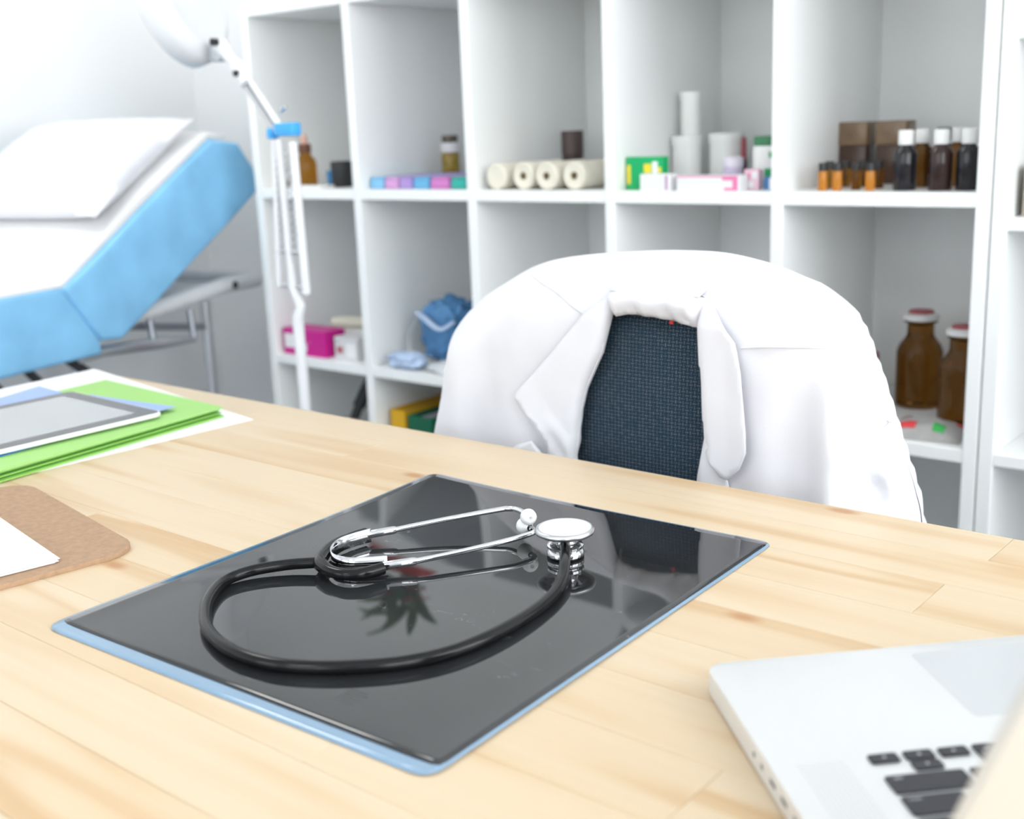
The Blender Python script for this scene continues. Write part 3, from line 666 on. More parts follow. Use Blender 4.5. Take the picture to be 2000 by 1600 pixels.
# ------------------------------------------------------------------ things on the shelves
Z1, Z2, Z3 = .9602, .5652, .1572
def pigm(name, c, r=.5, **k): return mat(name, c, r, **k)
def bottle(name, label, x, y, z, prof, gm, cap, capm, cat='bottle', group=None, lab=None, n=24, capname='cap'):
    t = thing(name, label, cat, (x, y, z), group=group)
    MB().lathe(prof, n).build('body', gm, t, smooth=40)
    MB().lathe(cap, n).build(capname, capm, t, smooth=40)
    if lab:
        r, a, b, lm = lab; MB().lathe([(r-.0004, a), (r+.0003, a), (r+.0003, b), (r-.0004, b)], n).build('label', lm, t, smooth=40)
    return t
def carton(name, label, x, y, z, w_, d, h, m, rz=0, prints=(), cat='box', group=None):
    """folded carton with flat printed panels; prints = (face x0, x1, z0, z1, material) on the front"""
    t = thing(name, label, cat, (x, y, z), rz, group)
    MB().box(-w_/2, w_/2, -d/2, d/2, 0, h, bev=.0008, seg=1).build('carton_body', m, t, smooth=0)
    for x0, x1, z0, z1, pm in prints: MB().box(x0, x1, -d/2-.0003, -d/2, z0, z1).build('printed_panel', pm, t, smooth=0)
    MB().box(-w_/2+.001, w_/2-.001, -d/2+.001, d/2-.001, h, h+.0004).build('lid_flap', m, t, smooth=0)
    return t
# column 1, upper
t = bottle('dropper_bottle', 'brown glass dropper bottle with pinkish rubber teat in the leftmost shelf column', -2.175, 1.88, Z1,
   [(0, 0), (.0235, 0), (.0255, .003), (.0255, .052), (.0235, .062), (.014, .072), (.0125, .078), (.0125, .082), (0, .082)], amber,
   [(0, .079), (.0145, .079), (.0150, .081), (.0150, .097), (.0135, .099), (0, .099)], mat('brown_cap', (0.13, 0.045, 0.02), .4))
MB().lathe([(0, .098), (.0075, .098), (.0080, .104), (.0068, .116), (.004, .120), (0, .121)], 18).build('teat', mat('pink_rubber', (0.72, 0.42, 0.33), .6), t, smooth=50)
bottle('blue_pot', 'small blue pot between brown dropper bottle and black tin', -2.125, 1.915, Z1, [(0, 0), (.010, 0), (.0115, .002), (.0115, .024), (0, .024)], pigm('blue_plastic', (0.02, 0.20, 0.45)), [(0, .024), (.0125, .024), (.0125, .034), (.0115, .036), (0, .036)], pigm('blue_plastic', (0.02, 0.20, 0.45)), 'pot')
bottle('black_tin', 'squat black tin in the leftmost upper shelf compartment', -2.055, 1.885, Z1, [(0, 0), (.025, 0), (.0265, .002), (.0265, .040), (0, .040)], black_pl, [(0, .040), (.0275, .040), (.0275, .056), (.0265, .058), (0, .058)], black_pl, 'tin', capname='lid')
carton('cloth_pad', 'folded white gauze pad lying flat before the black tin', -2.105, 1.832, Z1, .10, .05, .006, mat('gauze', (.82, .82, .80), .9), .1, cat='pad')
bottle('tiny_vial', 'tiny brown vial at the far left end of the upper shelf', -2.222, 1.858, Z1, [(0, 0), (.006, 0), (.0065, .001), (.0065, .011), (0, .011)], amber_dk, [(0, .011), (.005, .011), (.005, .014), (0, .014)], pigm('brown_cap', (0.13, 0.045, 0.02)), 'vial')
# column 2, upper: weekly pill boxes side by side
pc = [((.22, .52, .78), 'light blue'), ((.62, .33, .62), 'pink-mauve'), ((.40, .28, .62), 'violet'), ((.13, .42, .68), 'mid blue'), ((.60, .20, .52), 'magenta'), ((.03, .42, .36), 'teal green')]
px = [-1.885, -1.840, -1.798, -1.752, -1.698, -1.646]; pw_ = [.042, .040, .036, .044, .052, .040]
for i, ((c, nm), x, wd) in enumerate(zip(pc, px, pw_)):
    m1 = mat('pillbox_%d' % i, c, .35); t = thing('pill_organiser', nm+' plastic pill organiser in the coloured row on the second column', 'pill box', (x, 1.825, Z1), 0, 'coloured pill organisers')
    MB().box(-wd/2, wd/2, 0, .20, 0, .020, bev=.003).build('tray', m1, t, smooth=40)
    for k in range(7): MB().box(-wd/2+.001, wd/2-.001, .002+k*.0283, .0275+k*.0283, .020, .0245, bev=.0015).build('lid', m1, t, smooth=40)
t = bottle('capsule_bottle', 'bottle of golden capsules with white band and dark metal cap behind the pill organisers', -1.868, 2.05, Z1,
   [(0, 0), (.019, 0), (.0205, .002), (.0205, .066), (.018, .072), (0, .072)], mat('golden_capsules', (0.33, 0.23, 0.03), .15, vary=.4, scale=120),
   [(0, .090), (.0175, .090), (.0185, .092), (.0185, .104), (.0175, .106), (0, .106)], mat('dark_metal_cap', (0.12, 0.10, 0.08), .35, .6))
MB().lathe([(0, .068), (.0225, .068), (.0235, .072), (.0235, .086), (.0215, .090), (0, .090)], 24).build('white_band', white_pl, t, smooth=40)
# column 3, upper: paper rolls lying with their ends to the front
rl = ['leftmost cream paper roll on the middle shelf column', 'second cream paper roll from the left in the row of four', 'third cream paper roll from the left in the row of four', 'rightmost cream paper roll in the row of four']
roll_m = mat('cream_paper_roll', (0.78, 0.74, 0.63), .8, vary=.04, scale=30, bump=.2, bscale=120); core_m = mat('cardboard_core', (0.36, 0.29, 0.18), .8)
for i, x in enumerate((-1.536, -1.470, -1.410, -1.347)):
    r = .0262 if i else .0255; t = thing('paper_roll', rl[i], 'roll', (x, 1.815+.004*(i % 2), Z1), 0, 'cream paper rolls'); M = Matrix.Translation((0, 0, r+.0002)) @ Matrix.Rotation(-PI/2, 4, 'X')
    if i == 0: MB().lathe([(0, .001), (.009, .0005), (r-.003, 0), (r, .003), (r, .115), (r-.003, .118), (0, .118)], 28, M).build('roll_body', roll_m, t, smooth=40)
    else:
        MB().lathe([(.0075, .002), (r-.003, 0), (r, .003), (r, .115), (r-.003, .118), (.0075, .118), (.0075, .002)], 28, M).build('roll_body', roll_m, t, smooth=40)
        MB().lathe([(.0062, .001), (.0075, .001), (.0075, .117), (.0062, .117), (.0062, .001)], 18, M).build('core', core_m, t, smooth=40)
t = thing('brown_canister', 'dark brown canister standing behind the cream paper rolls', 'canister', (-1.515, 2.045, Z1))
MB().lathe([(0, 0), (.021, 0), (.0225, .002), (.0225, .060), (0, .060)], 28).build('body', mat('brown_canister', (0.045, 0.030, 0.028), .4), t, smooth=40)
MB().lathe([(0, .060), (.0235, .060), (.0235, .104), (.0225, .107), (0, .107)], 28).build('lid', mat('brown_lid', (0.075, 0.052, 0.048), .4), t, smooth=40)
# column 4, upper
green_b = mat('green_print', (0.0, 0.42, 0.13), .4); yel = mat('yellow_print', (0.85, 0.68, 0.04), .4); whitep = mat('white_print', (0.84, 0.84, 0.85), .4); pinkp = mat('pink_print', (0.80, 0.22, 0.42), .4); lilac = mat('lilac_plastic', (0.62, 0.55, 0.72), .35)
carton('medicine_carton', 'green and yellow medicine carton standing upright in the fourth column', -1.199, 1.845, Z1, .078, .022, .058, green_b, 0, [(-.037, -.029, .010, .044, yel), (.000, .016, .030, .046, yel), (.030, .037, .030, .040, yel), (.018, .029, .026, .050, whitep)])
carton('small_white_carton', 'small plain white carton lying below the green carton', -1.157, 1.8165, Z1, .062, .026, .029, whitep, 0, [(.022, .027, .002, .027, mat('mauve_print', (0.50, 0.28, 0.45), .4))])
carton('long_carton', 'long white carton with pink printed end lying at the shelf front', -1.052, 1.822, Z1, .122, .034, .026, whitep, 0, [(-.060, .030, .0235, .0258, pinkp), (.034, .060, .001, .006, pinkp), (.030, .060, .018, .0258, pinkp), (.050, .060, .006, .018, pinkp)])
def jar(label, x, y, r, h, name='white_jar', z=Z1):
    t = thing(name, label, 'jar', (x, y, z)); hl = .018
    MB().lathe([(0, 0), (r-.003, 0), (r-.001, .002), (r-.001, h-hl), (0, h-hl)], 28).build('body', white_pl, t, smooth=40)
    MB().lathe([(0, h-hl), (r+.001, h-hl), (r+.001, h-.002), (r-.001, h), (0, h)], 28).build('lid', white_pl, t, smooth=40); return t
jar('white plastic jar carrying a tall white tube, fourth column', -1.209, 2.0, .0290, .091)
jar('wider white plastic jar without anything on top, fourth column', -1.140, 2.03, .0335, .094)
t = thing('white_tube', 'tall slim white tube container standing on top of a white jar', 'tube', (-1.200, 2.0, Z1+.0912))
MB().lathe([(0, 0), (.0180, 0), (.0190, .002), (.0190, .066), (0, .066)], 24).build('body', white_pl, t, smooth=40); MB().lathe([(0, .066), (.0205, .066), (.0205, .079), (.0195, .0805), (0, .0805)], 24).build('lid', white_pl, t, smooth=40)
bottle('lilac_pot', 'small lilac pot in front of the wider white jar', -1.062, 1.915, Z1, [(0, 0), (.016, 0), (.0175, .002), (.0175, .036), (0, .036)], lilac, [(0, .036), (.0185, .036), (.0185, .051), (.0175, .053), (0, .053)], mat('pale_lilac', (.74, .70, .80), .4), 'pot')
bottle('nail_bottle', 'slim dark bottle with reddish cap beside the wider white jar', -1.090, 2.005, Z1, [(0, 0), (.006, 0), (.0068, .002), (.0068, .045), (0, .045)], mat('dark_purple', (.06, .02, .04), .3), [(0, .045), (.0055, .045), (.0045, .084), (0, .086)], mat('red_brown_cap', (.32, .05, .07), .35))
carton('pink_sachet', 'small pink and white patterned sachet box beside the long carton', -.990, 1.855, Z1, .026, .020, .034, mat('pale_pink', (.82, .55, .66), .4), .2, [(-.010, .004, .004, .014, whitep), (.001, .010, .018, .030, whitep), (-.009, -.002, .020, .028, pinkp)])
t = bottle('powder_bottle', 'white bottle with dark green lid and green leaf print', -.988, 1.905, Z1, [(0, 0), (.024, 0), (.0262, .003), (.0262, .068), (.024, .073), (0, .073)], white_pl, [(0, .072), (.0245, .072), (.0250, .074), (.0250, .086), (.024, .0885), (0, .0885)], mat('dark_green_lid', (0.05, 0.22, 0.10), .4), capname='lid')
for a, b, q in ((.052, .062, .3), (.020, .034, .1), (.036, .046, .5)):
    lf = MB(); lf.lathe([(.0263, a), (.0268, (a+b)/2), (.0263, b)], 24)
    bmesh.ops.delete(lf.bm, geom=[v for v in lf.bm.verts if not (-1.5+q < math.atan2(v.co.y, v.co.x) < -.3+q)], context='VERTS'); lf.build('leaf_print', mat('leaf_green', (0.02, 0.40, 0.15), .4), t, smooth=40)
bottle('tall_black_bottle', 'black topped tall bottle behind the green lidded bottle', -1.050, 2.06, Z1, [(0, 0), (.013, 0), (.0145, .002), (.0145, .070), (.009, .082), (0, .082)], dark_glass, [(0, .082), (.0105, .082), (.0105, .106), (.0095, .108), (0, .108)], black_pl)
carton('blue_tip_box', 'tiny blue and white box before the green lidded bottle', -.958, 1.862, Z1, .024, .014, .020, mat('mid_blue_print', (.08, .25, .55), .4), -.2, [(.000, .0115, .001, .019, whitep)])
# column 5, upper
smoke = mat('smoky_brown_plastic', (0.27, 0.18, 0.11), .25, vary=.25, scale=30, trans=.25); smoke2 = mat('smoky_brown_base', (0.085, 0.045, 0.03), .25, vary=.2, trans=.2)
for i, (x, wd) in enumerate(((-.879, .049), (-.811, .052))):
    t = thing('brown_container', ['smoky brown clear lidded container behind the amber vials', 'smoky brown clear lidded container beside the white capped bottles'][i], 'container', (x, 2.03, Z1), 0, 'smoky brown containers')
    MB().box(-wd/2, wd/2, -.022, .022, 0, .066, bev=.002).build('body', smoke2, t, smooth=40); MB().box(-wd/2-.001, wd/2+.001, -.023, .023, .066, .106, bev=.002).build('lid', smoke, t, smooth=40)
vl = ['first amber vial from the left, front row, lit orange', 'second amber vial in the front row from the left', 'third front amber vial, darker than its neighbours', 'rightmost front amber vial with glowing orange liquid', 'back row amber vial behind the first vial', 'back row amber vial behind the second vial', 'back row amber vial near the smoky container', 'back row amber vial behind the rightmost front vial']
for i, (x, y) in enumerate(((-.855, 1.84), (-.830, 1.84), (-.807, 1.862), (-.774, 1.84), (-.871, 1.90), (-.855, 1.93), (-.826, 1.93), (-.785, 1.90))):
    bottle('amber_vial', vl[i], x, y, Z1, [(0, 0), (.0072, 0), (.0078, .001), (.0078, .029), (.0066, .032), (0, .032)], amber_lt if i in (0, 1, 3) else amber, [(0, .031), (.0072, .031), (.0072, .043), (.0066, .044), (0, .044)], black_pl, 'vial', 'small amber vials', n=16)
dl = ['white capped dark bottle nearest the amber vials', 'white capped brown bottle behind the first dark bottle', 'white capped dark bottle in the middle of the front three', 'brown bottle with pale cap behind the middle dark bottle', 'white capped dark bottle next to the right shelf panel', 'dark bottle with green-black cap at the back of the group', 'dark bottle at the back beside the right shelf panel']
for i, (x, y) in enumerate(((-.724, 1.855), (-.728, 1.935), (-.668, 1.855), (-.676, 1.955), (-.628, 1.862), (-.724, 2.02), (-.624, 1.96))):
    gm = dark_glass if i in (0, 4, 6) else (amber_dk if i in (1, 3) else mat('brown_black_glass', (0.030, 0.014, 0.012), .08))
    bottle('medicine_bottle', dl[i], x, y, Z1, [(0, 0), (.0165, 0), (.0178, .002), (.0178, .055), (.0165, .061), (.0105, .067), (.0095, .071), (0, .071)], gm,
       [(0, .070), (.0115, .070), (.0118, .072), (.0118, .090), (.0105, .0925), (0, .0925)], mat('green_black_cap', (.02, .07, .05), .4) if i == 5 else (black_pl if i == 6 else white_pl), 'bottle', 'dark medicine bottles')
carton('tan_carton', 'tan cardboard box at the right edge in the neighbouring bookcase', -.486, 1.88, .9242, .100, .10, .074, mat('tan_card', (.36, .31, .25), .7))
# row 2, column 1
mag = mat('magenta_card', (0.58, 0.012, 0.26), .4)
carton('magenta_box', 'magenta cardboard box with white lettering block in the left lower compartment', -2.160, 1.850, Z2, .150, .065, .062, mag, 0, [(-.070, -.028, .016, .050, whitep), (-.012, .010, .012, .030, whitep), (.014, .026, .032, .036, mat('magenta_light', (.72, .15, .42), .4))])
carton('white_packet', 'white and grey packet with small red print beside the magenta box', -2.028, 1.860, Z2, .076, .06, .052, mat('grey_white_pack', (.70, .69, .70), .4), 0, [(-.030, -.010, .014, .030, mat('dull_red_print', (.42, .12, .14), .4)), (.002, .034, .006, .040, whitep), (-.034, -.022, .040, .044, mat('teal_print', (.25, .48, .42), .4))])
carton('gauze_carton', 'white carton at the back below the cream bandage', -2.130, 1.955, Z2, .13, .07, .048, whitep)
t = thing('bandage_roll', 'cream rolled bandage lying on the back white carton', 'bandage', (-2.135, 1.945, Z2+.0487), .5)
MB().lathe([(0, -.045), (.010, -.045), (.014, -.042), (.014, .042), (.010, .045), (0, .045)], 20, Matrix.Translation((0, 0, .0142)) @ Matrix.Rotation(PI/2, 4, 'Y')).build('roll_body', mat('cream_cloth', (.72, .69, .58), .9, bump=.3, bscale=300), t, smooth=40)
MB().box(-.03, .03, -.002, .012, .0275, .0290, bev=.0005).build('loose_end', mat('cream_cloth', (.72, .69, .58)), t, smooth=40)
bottle('green_cap_bottle', 'slim white bottle with pale green cap against the first divider', -1.968, 1.915, Z2, [(0, 0), (.015, 0), (.0165, .002), (.0165, .085), (.010, .094), (0, .094)], white_pl, [(0, .093), (.011, .093), (.011, .113), (.010, .115), (0, .115)], mat('pale_green_cap', (.35, .58, .42), .4))
# row 2, column 2: blue bag and cloths
def lump(name, label, cat, loc, sx, sy, sz, m, seed, amp=.18, fr=3.0, rz=0.0, sq=1.0, crease=0.0):
    bm = bmesh.new(); bmesh.ops.create_icosphere(bm, subdivisions=4, radius=1.0)
    for v in bm.verts:
        c = v.co.copy(); d = 1+amp*noise.noise(c*fr*.6+Vector((seed, 0, 0)))+amp*.5*abs(noise.noise(c*fr*1.7+Vector((0, seed, 0))))
        q = Vector([math.copysign(abs(k_)**sq, k_) for k_ in c])*d*(1-crease*abs(noise.noise(c*fr*.9+Vector((seed, seed, 3))))**.6)
        z = max(q.z, -.92); v.co = Vector((q.x*sx, q.y*sy, (z+.92)*sz/1.92))
    mb = MB(); mb.bm.free(); mb.bm = bm; o = mb.build(name, m, None, smooth=80, loc=loc); o.rotation_euler.z = rz
    zz = min(v.co.z for v in o.data.vertices); o.location.z -= zz
    return tag(o, label, cat)
bagm = mat('blue_nonwoven', (0.10, 0.27, 0.52), .6, vary=.25, scale=14); pale_b = mat('pale_blue_cloth', (0.52, 0.64, 0.84), .7, vary=.06)
t = thing('blue_bag', 'crumpled blue cloth bag with white strap beside the coat shoulder', 'bag', (-1.800, 1.950, Z2))
o = lump('bag_body', '', '', (0, 0, 0), .070, .060, .150, bagm, 4.2, amp=.22, fr=2.6, sq=.62, crease=.5)
for k in ('label', 'category'): del o[k]
o.parent = t
MB().tube(catmull([(-.060, -.045, .10), (-.078, -.055, .065), (-.066, -.072, .034), (-.030, -.088, .010), (.01, -.090, .0095)], 6), .005, 8, flat=(1.6, .5)).build('strap', white_pl, t, smooth=50)
MB().tube(catmull([(-.05, -.055, .115), (-.01, -.072, .105), (.03, -.070, .085), (.055, -.05, .10)], 6), .006, 8, flat=(1.5, .6)).build('tie', pale_b, t, smooth=50)
lump('pale_blue_cloth', 'crumpled pale blue cloth lying in front of the blue bag', 'cloth', (-1.830, 1.835, Z2), .055, .030, .036, pale_b, 8.1, amp=.35, fr=3, sq=.7, crease=.5)
lump('white_wrap', 'flat white paper wrap lying at the front beside the pale blue cloth', 'wrap', (-1.705, 1.845, Z2), .070, .036, .020, paper, 2.7, amp=.3, fr=3, sq=.7, crease=.3)
# row 2, column 5: stoppered amber jars
red_lid = mat('dull_red_top', (0.42, 0.07, 0.09), .4)
def apoth(label, x, y, r, h):
    k = h/.172; t = thing('apothecary_jar', label, 'jar', (x, y, Z2), 0, 'brown apothecary jars')
    MB().lathe([(0, 0), (r-.004, 0), (r, .004), (r, .100*k), (r-.004, .112*k), (r*.64, .126*k), (r*.58, .132*k), (r*.58, .150*k), (r*.72, .154*k), (r*.72, .158*k), (0, .158*k)], 32).build('body', amber_dk if r < .037 else amber_dk, t, smooth=40)
    MB().lathe([(0, .158*k), (r*.76, .158*k), (r*.78, .160*k), (r*.76, .167*k), (r*.55, .170*k), (0, .170*k)], 32).build('stopper', white_pl, t, smooth=40)
    MB().lathe([(0, .1702*k), (r*.56, .1702*k), (r*.50, .1745*k), (0, .176*k)], 32).build('lid_disc', red_lid, t, smooth=40)
apoth('larger brown glass jar with red and white stopper further back', -.760, 2.05, .0400, .170)
apoth('brown glass jar with white rimmed red stopper near the right shelf panel', -.652, 1.955, .0370, .166)
bottle('reddish_jar', 'low reddish brown jar half hidden by the coat sleeve', -.842, 1.985, Z2, [(0, 0), (.031, 0), (.034, .003), (.034, .080), (.030, .086), (0, .086)], mat('reddish_glass', (.16, .05, .04), .15, trans=.3), [(0, .085), (.032, .085), (.032, .099), (.030, .101), (0, .101)], mat('reddish_lid', (.25, .10, .09), .4), 'jar', capname='lid')
def pack(label, x, y, z, a, b, h, rz, prints):
    t = thing('soft_packet', label, 'packet', (x, y, z), rz); bm = bmesh.new(); n = 16; g = []
    def zf(u, v): return h*(max(0, (1-u*u)*(1-v*v)))**.5*(1+.25*noise.noise((u*2.2, v*2.2, a*50)))+.0012
    for j in range(n+1): g.append([bm.verts.new((a*(2*i/n-1), b*(2*j/n-1), zf(2*i/n-1, 2*j/n-1))) for i in range(n+1)])
    for j in range(n):
        for i in range(n): bm.faces.new((g[j][i], g[j][i+1], g[j+1][i+1], g[j+1][i]))
    bmesh.ops.solidify(bm, geom=bm.faces[:], thickness=.001)
    mb = MB(); mb.bm.free(); mb.bm = bm; mb.build('wrapper', mat('clear_white_wrap', (.74, .73, .71), .3, vary=.06, scale=40), t, smooth=60)
    for x0, x1, y0, y1, pm in prints:
        bm = bmesh.new(); k = 6; g = [[bm.verts.new((x0+(x1-x0)*i/k, y0+(y1-y0)*j/k, zf((x0+(x1-x0)*i/k)/a, (y0+(y1-y0)*j/k)/b)+.0012)) for i in range(k+1)] for j in range(k+1)]
        for j in range(k):
            for i in range(k): bm.faces.new((g[j][i], g[j][i+1], g[j+1][i+1], g[j+1][i]))
        mb = MB(); mb.bm.free(); mb.bm = bm; mb.build('printed_patch', pm, t, smooth=60)
redp = mat('red_print', (.75, .06, .07), .4); grp = mat('grass_green_print', (.05, .45, .10), .4)
pack('soft white packet with red and green print before the brown jars', -.672, 1.862, Z2, .060, .042, .026, .1, [(-.050, -.012, -.034, -.014, redp), (.016, .034, -.036, -.018, grp), (-.05, -.03, .014, .03, mat('pale_red', (.6, .2, .22), .4)), (.044, .054, .004, .014, redp)])
# row 3: microscope and magazine files
t = thing('microscope', 'small microscope with black inclined eyepiece tube in the bottom left compartment', 'microscope', (-2.145, 1.93, Z3))
MB().prism(rrect(-.06, .06, -.08, .08, .02), 0, .025, bev=.004).build('base', satin, t, smooth=40)
MB().tube(catmull([(0, .06, .02), (0, .068, .12), (0, .045, .19), (0, .0, .215)], 6), .017, 12).build('arm', satin, t, smooth=50)
MB().box(-.05, .05, -.06, .04, .098, .106, bev=.002).build('stage', black_pl, t, smooth=40)
MB().tube([(0, -.02, .130), (0, -.02, .185)], [.009, .012], 14).build('objective', steel, t, smooth=40)
MB().lathe([(0, -.026), (.026, -.026), (.03, -.02), (.03, .02), (.026, .026), (0, .026)], 24, Matrix.Translation((0, -.01, .205))).build('head', satin, t, smooth=40)
MB().tube([(.005, .005, .215), (.008, .028, .255), (.008, .028, .255), (.022, .066, .322)], [.012, .012, .0165, .0165], 18).build('eyepiece_tube', black_pl, t, smooth=40)
def magfile(name, label, x0, x1, h, m):
    t = thing(name, label, 'magazine file', (x0, 1.835, Z3)); wd = x1-x0; k = .0025; f = MB()
    f.box(0, k, 0, .25, 0, h); f.box(wd-k, wd, 0, .25, 0, h); f.box(k, wd-k, 0, k, 0, h); f.box(k, wd-k, .25-k, .25, 0, h*.9); f.box(k, wd-k, k, .25-k, 0, k)
    f.build('case', m, t, smooth=0)
    n = 5
    for i in range(n): MB().box(k+.001+i*(wd-2*k-.002)/n, k+.0005+(i+1)*(wd-2*k-.002)/n-.0008, .008, .235, k, h-.012-.006*((i*7) % 3)).build('papers', paper if i % 2 else mat('grey_lilac_paper', (.55, .55, .62), .7), t, smooth=0)
magfile('magazine_file', 'mustard yellow magazine file in the lower second column', -1.897, -1.852, .305, mat('mustard', (.72, .40, .01), .5))
magfile('magazine_file', 'dark green magazine file beside the mustard yellow one', -1.842, -1.770, .298, mat('bottle_green', (.004, .115, .055), .45))

# ------------------------------------------------------------------ plant on top of the shelving (seen mirrored in the film)
pl = thing('potted_plant', 'leafy green plant in a low red planter on top of the shelving unit', 'plant', (-1.90, 1.865, STOP+.0285))
redpot = mat('red_pot', (0.42, 0.035, 0.04), .4)
MB().prism(rrect(-.095, .095, -.05, .05, .02), 0, .036, bev=.004).build('pot', redpot, pl, smooth=40)
leaf_m = mat('plant_leaf', (0.07, 0.16, 0.06), .45, vary=.3, scale=20); fl_m = mat('red_bract', (.45, .04, .05), .5)
lr = random.Random(5); lf_mesh = None
for k in range(46):
    if lf_mesh is None:
        bm = bmesh.new(); pr = []
        for i in range(7):
            u = i/6; wd = .016*math.sin(PI*min(1, u*.93+.05))**.8; pr.append((bm.verts.new((-wd, u*.13, -.05*u*u+.006)), bm.verts.new((0, u*.13, -.05*u*u)), bm.verts.new((wd, u*.13, -.05*u*u+.006))))
        for a, b in zip(pr, pr[1:]): bm.faces.new((a[0], a[1], b[1], b[0])); bm.faces.new((a[1], a[2], b[2], b[1]))
        lf_mesh = bpy.data.meshes.new('leaf'); bm.to_mesh(lf_mesh); bm.free(); lf_mesh.materials.append(leaf_m); red_mesh = lf_mesh.copy(); red_mesh.materials.clear(); red_mesh.materials.append(fl_m)
    red = k >= 38; o = bpy.data.objects.new('bract' if red else 'leaf', red_mesh if red else lf_mesh); COL.objects.link(o); o.parent = pl
    hgt = lr.uniform(.05, .13) if not red else lr.uniform(.06, .09); o.location = (lr.uniform(-.03, .03), lr.uniform(-.05, .0), hgt)
    o.rotation_euler = (lr.uniform(-.1, .9), lr.uniform(-.2, .2), PI+1.3*math.sin(k*2.4)); s_ = lr.uniform(.6, .95); o.scale = (s_, s_, s_)
for k in range(5):
    a = k*1.26; MB().tube(catmull([(0.01*math.cos(a), .01*math.sin(a), .034), (.02*math.cos(a), .02*math.sin(a), .08), (.03*math.cos(a), .03*math.sin(a)-.01, .13)], 4), .004, 6).build('stem', leaf_m, pl, smooth=40)

# ------------------------------------------------------------------ examination lamp on a floor pole
lampw = mat('lamp_white', (0.84, 0.85, 0.87), .3, vary=.01)
lp = thing('examination_lamp', 'white jointed examination lamp on a pole between desk and shelves', 'lamp', (-1.735, 1.45, 0))
MB().lathe([(0, 0), (.20, 0), (.21, .012), (.205, .03), (.05, .045), (.02, .06), (0, .06)], 40).build('floor_base', lampw, lp, smooth=40)
MB().tube([(.002, 0, .05), (0, 0, .72)], .0105, 16).build('pole', lampw, lp, smooth=40)
MB().tube([(0, 0, .70), (.0, 0, .745), (.012, 0, .765), (-.006, 0, .80), (-.006, 0, .845)], [.011, .011, .009, .009, .008], 12).build('swivel', lampw, lp, smooth=40)
for a, b, r in (((-.046, 0, .800), (-.026, 0, 1.075), .0062), ((-.008, 0, .800), (-.012, 0, 1.075), .0072), ((.031, 0, .790), (.026, 0, 1.070), .0080)):
    MB().tube([a, b], r, 10).build('arm_rod', lampw, lp, smooth=40)
for z in (.803, .868): MB().tube([(-.050, 0, z), (.034, 0, z)], .004, 8).build('crossbar', satin, lp, smooth=40)
for x, z0, z1 in ((-.026, .87, 1.05), (.010, .87, 1.05)):
    n = 90; MB().tube([(x+.004*math.cos(i*.9), .004*math.sin(i*.9), z0+(z1-z0)*i/n) for i in range(n+1)], .0012, 5).build('tension_spring', satin, lp, smooth=40)
MB().box(-.012, .040, -.012, .012, 1.080, 1.104, bev=.004).build('elbow_clamp', mat('sky_blue_plastic', (0.06, 0.40, 0.86), .4), lp, smooth=40, label='sky blue elbow clamp')
MB().box(-.036, -.020, -.010, .010, 1.076, 1.096, bev=.004).build('elbow_clamp', mat('sky_blue_plastic', (0.06, 0.40, 0.86), .4), lp, smooth=40, label='sky blue clamp end')
for dx in (-.010, .010): MB().tube([(dx-.005, 0, 1.085), (-.084+dx, 0, 1.175), (-.125+dx, 0, 1.222)], .0060, 10).build('upper_rod', satin if dx < 0 else lampw, lp, smooth=40)
MB().tube([(.0, .0, 1.125), (.014, 0, 1.132)], .004, 8).build('wing_screw', satin, lp, smooth=40)
MB().tube([(-.088, 0, 1.178), (-.118, 0, 1.212)], .015, 12).build('joint', lampw, lp, smooth=40)
MB().tube([(-.120, 0, 1.214), (-.140, 0, 1.232), (-.156, -.004, 1.252)], [.009, .012, .017], 12).build('fork', lampw, lp, smooth=40)
MB().lathe([(0, -.006), (.007, -.006), (.007, .006), (0, .006)], 14, Matrix.Translation((-.148, -.022, 1.256)) @ Matrix.Rotation(PI/2, 4, 'X')).build('pivot_screw', black_pl, lp, smooth=40)
MB().lathe([(0, -.005), (.006, -.005), (.006, .005), (0, .005)], 14, Matrix.Translation((-.100, -.014, 1.197)) @ Matrix.Rotation(PI/2, 4, 'X')).build('pivot_screw', black_pl, lp, smooth=40)
nrm = Vector((.86, .36, .26)).normalized(); Mh = Matrix.Translation((-.224, -.005, 1.345)) @ nrm.to_track_quat('Z', 'Y').to_matrix().to_4x4()
hd = MB().lathe([(.095, -.052), (.118, -.052), (.123, -.046), (.123, -.016), (.117, -.004), (.104, .004), (.088, .006), (.084, .004), (.050, .007), (0, .008)], 56, Mh).build('lamp_head', lampw, lp, smooth=40)
MB().lathe([(0, -.048), (.098, -.048), (.098, -.045), (0, -.045)], 40, Mh).build('diffuser', mat('frosted_lens', (.8, .83, .86), .3), hd, smooth=40)
MB().box(-.175, -.150, -.016, .016, 1.222, 1.262, bev=.005).build('head_bracket', mat('grey_bracket', (.50, .53, .57), .4), lp, smooth=40)

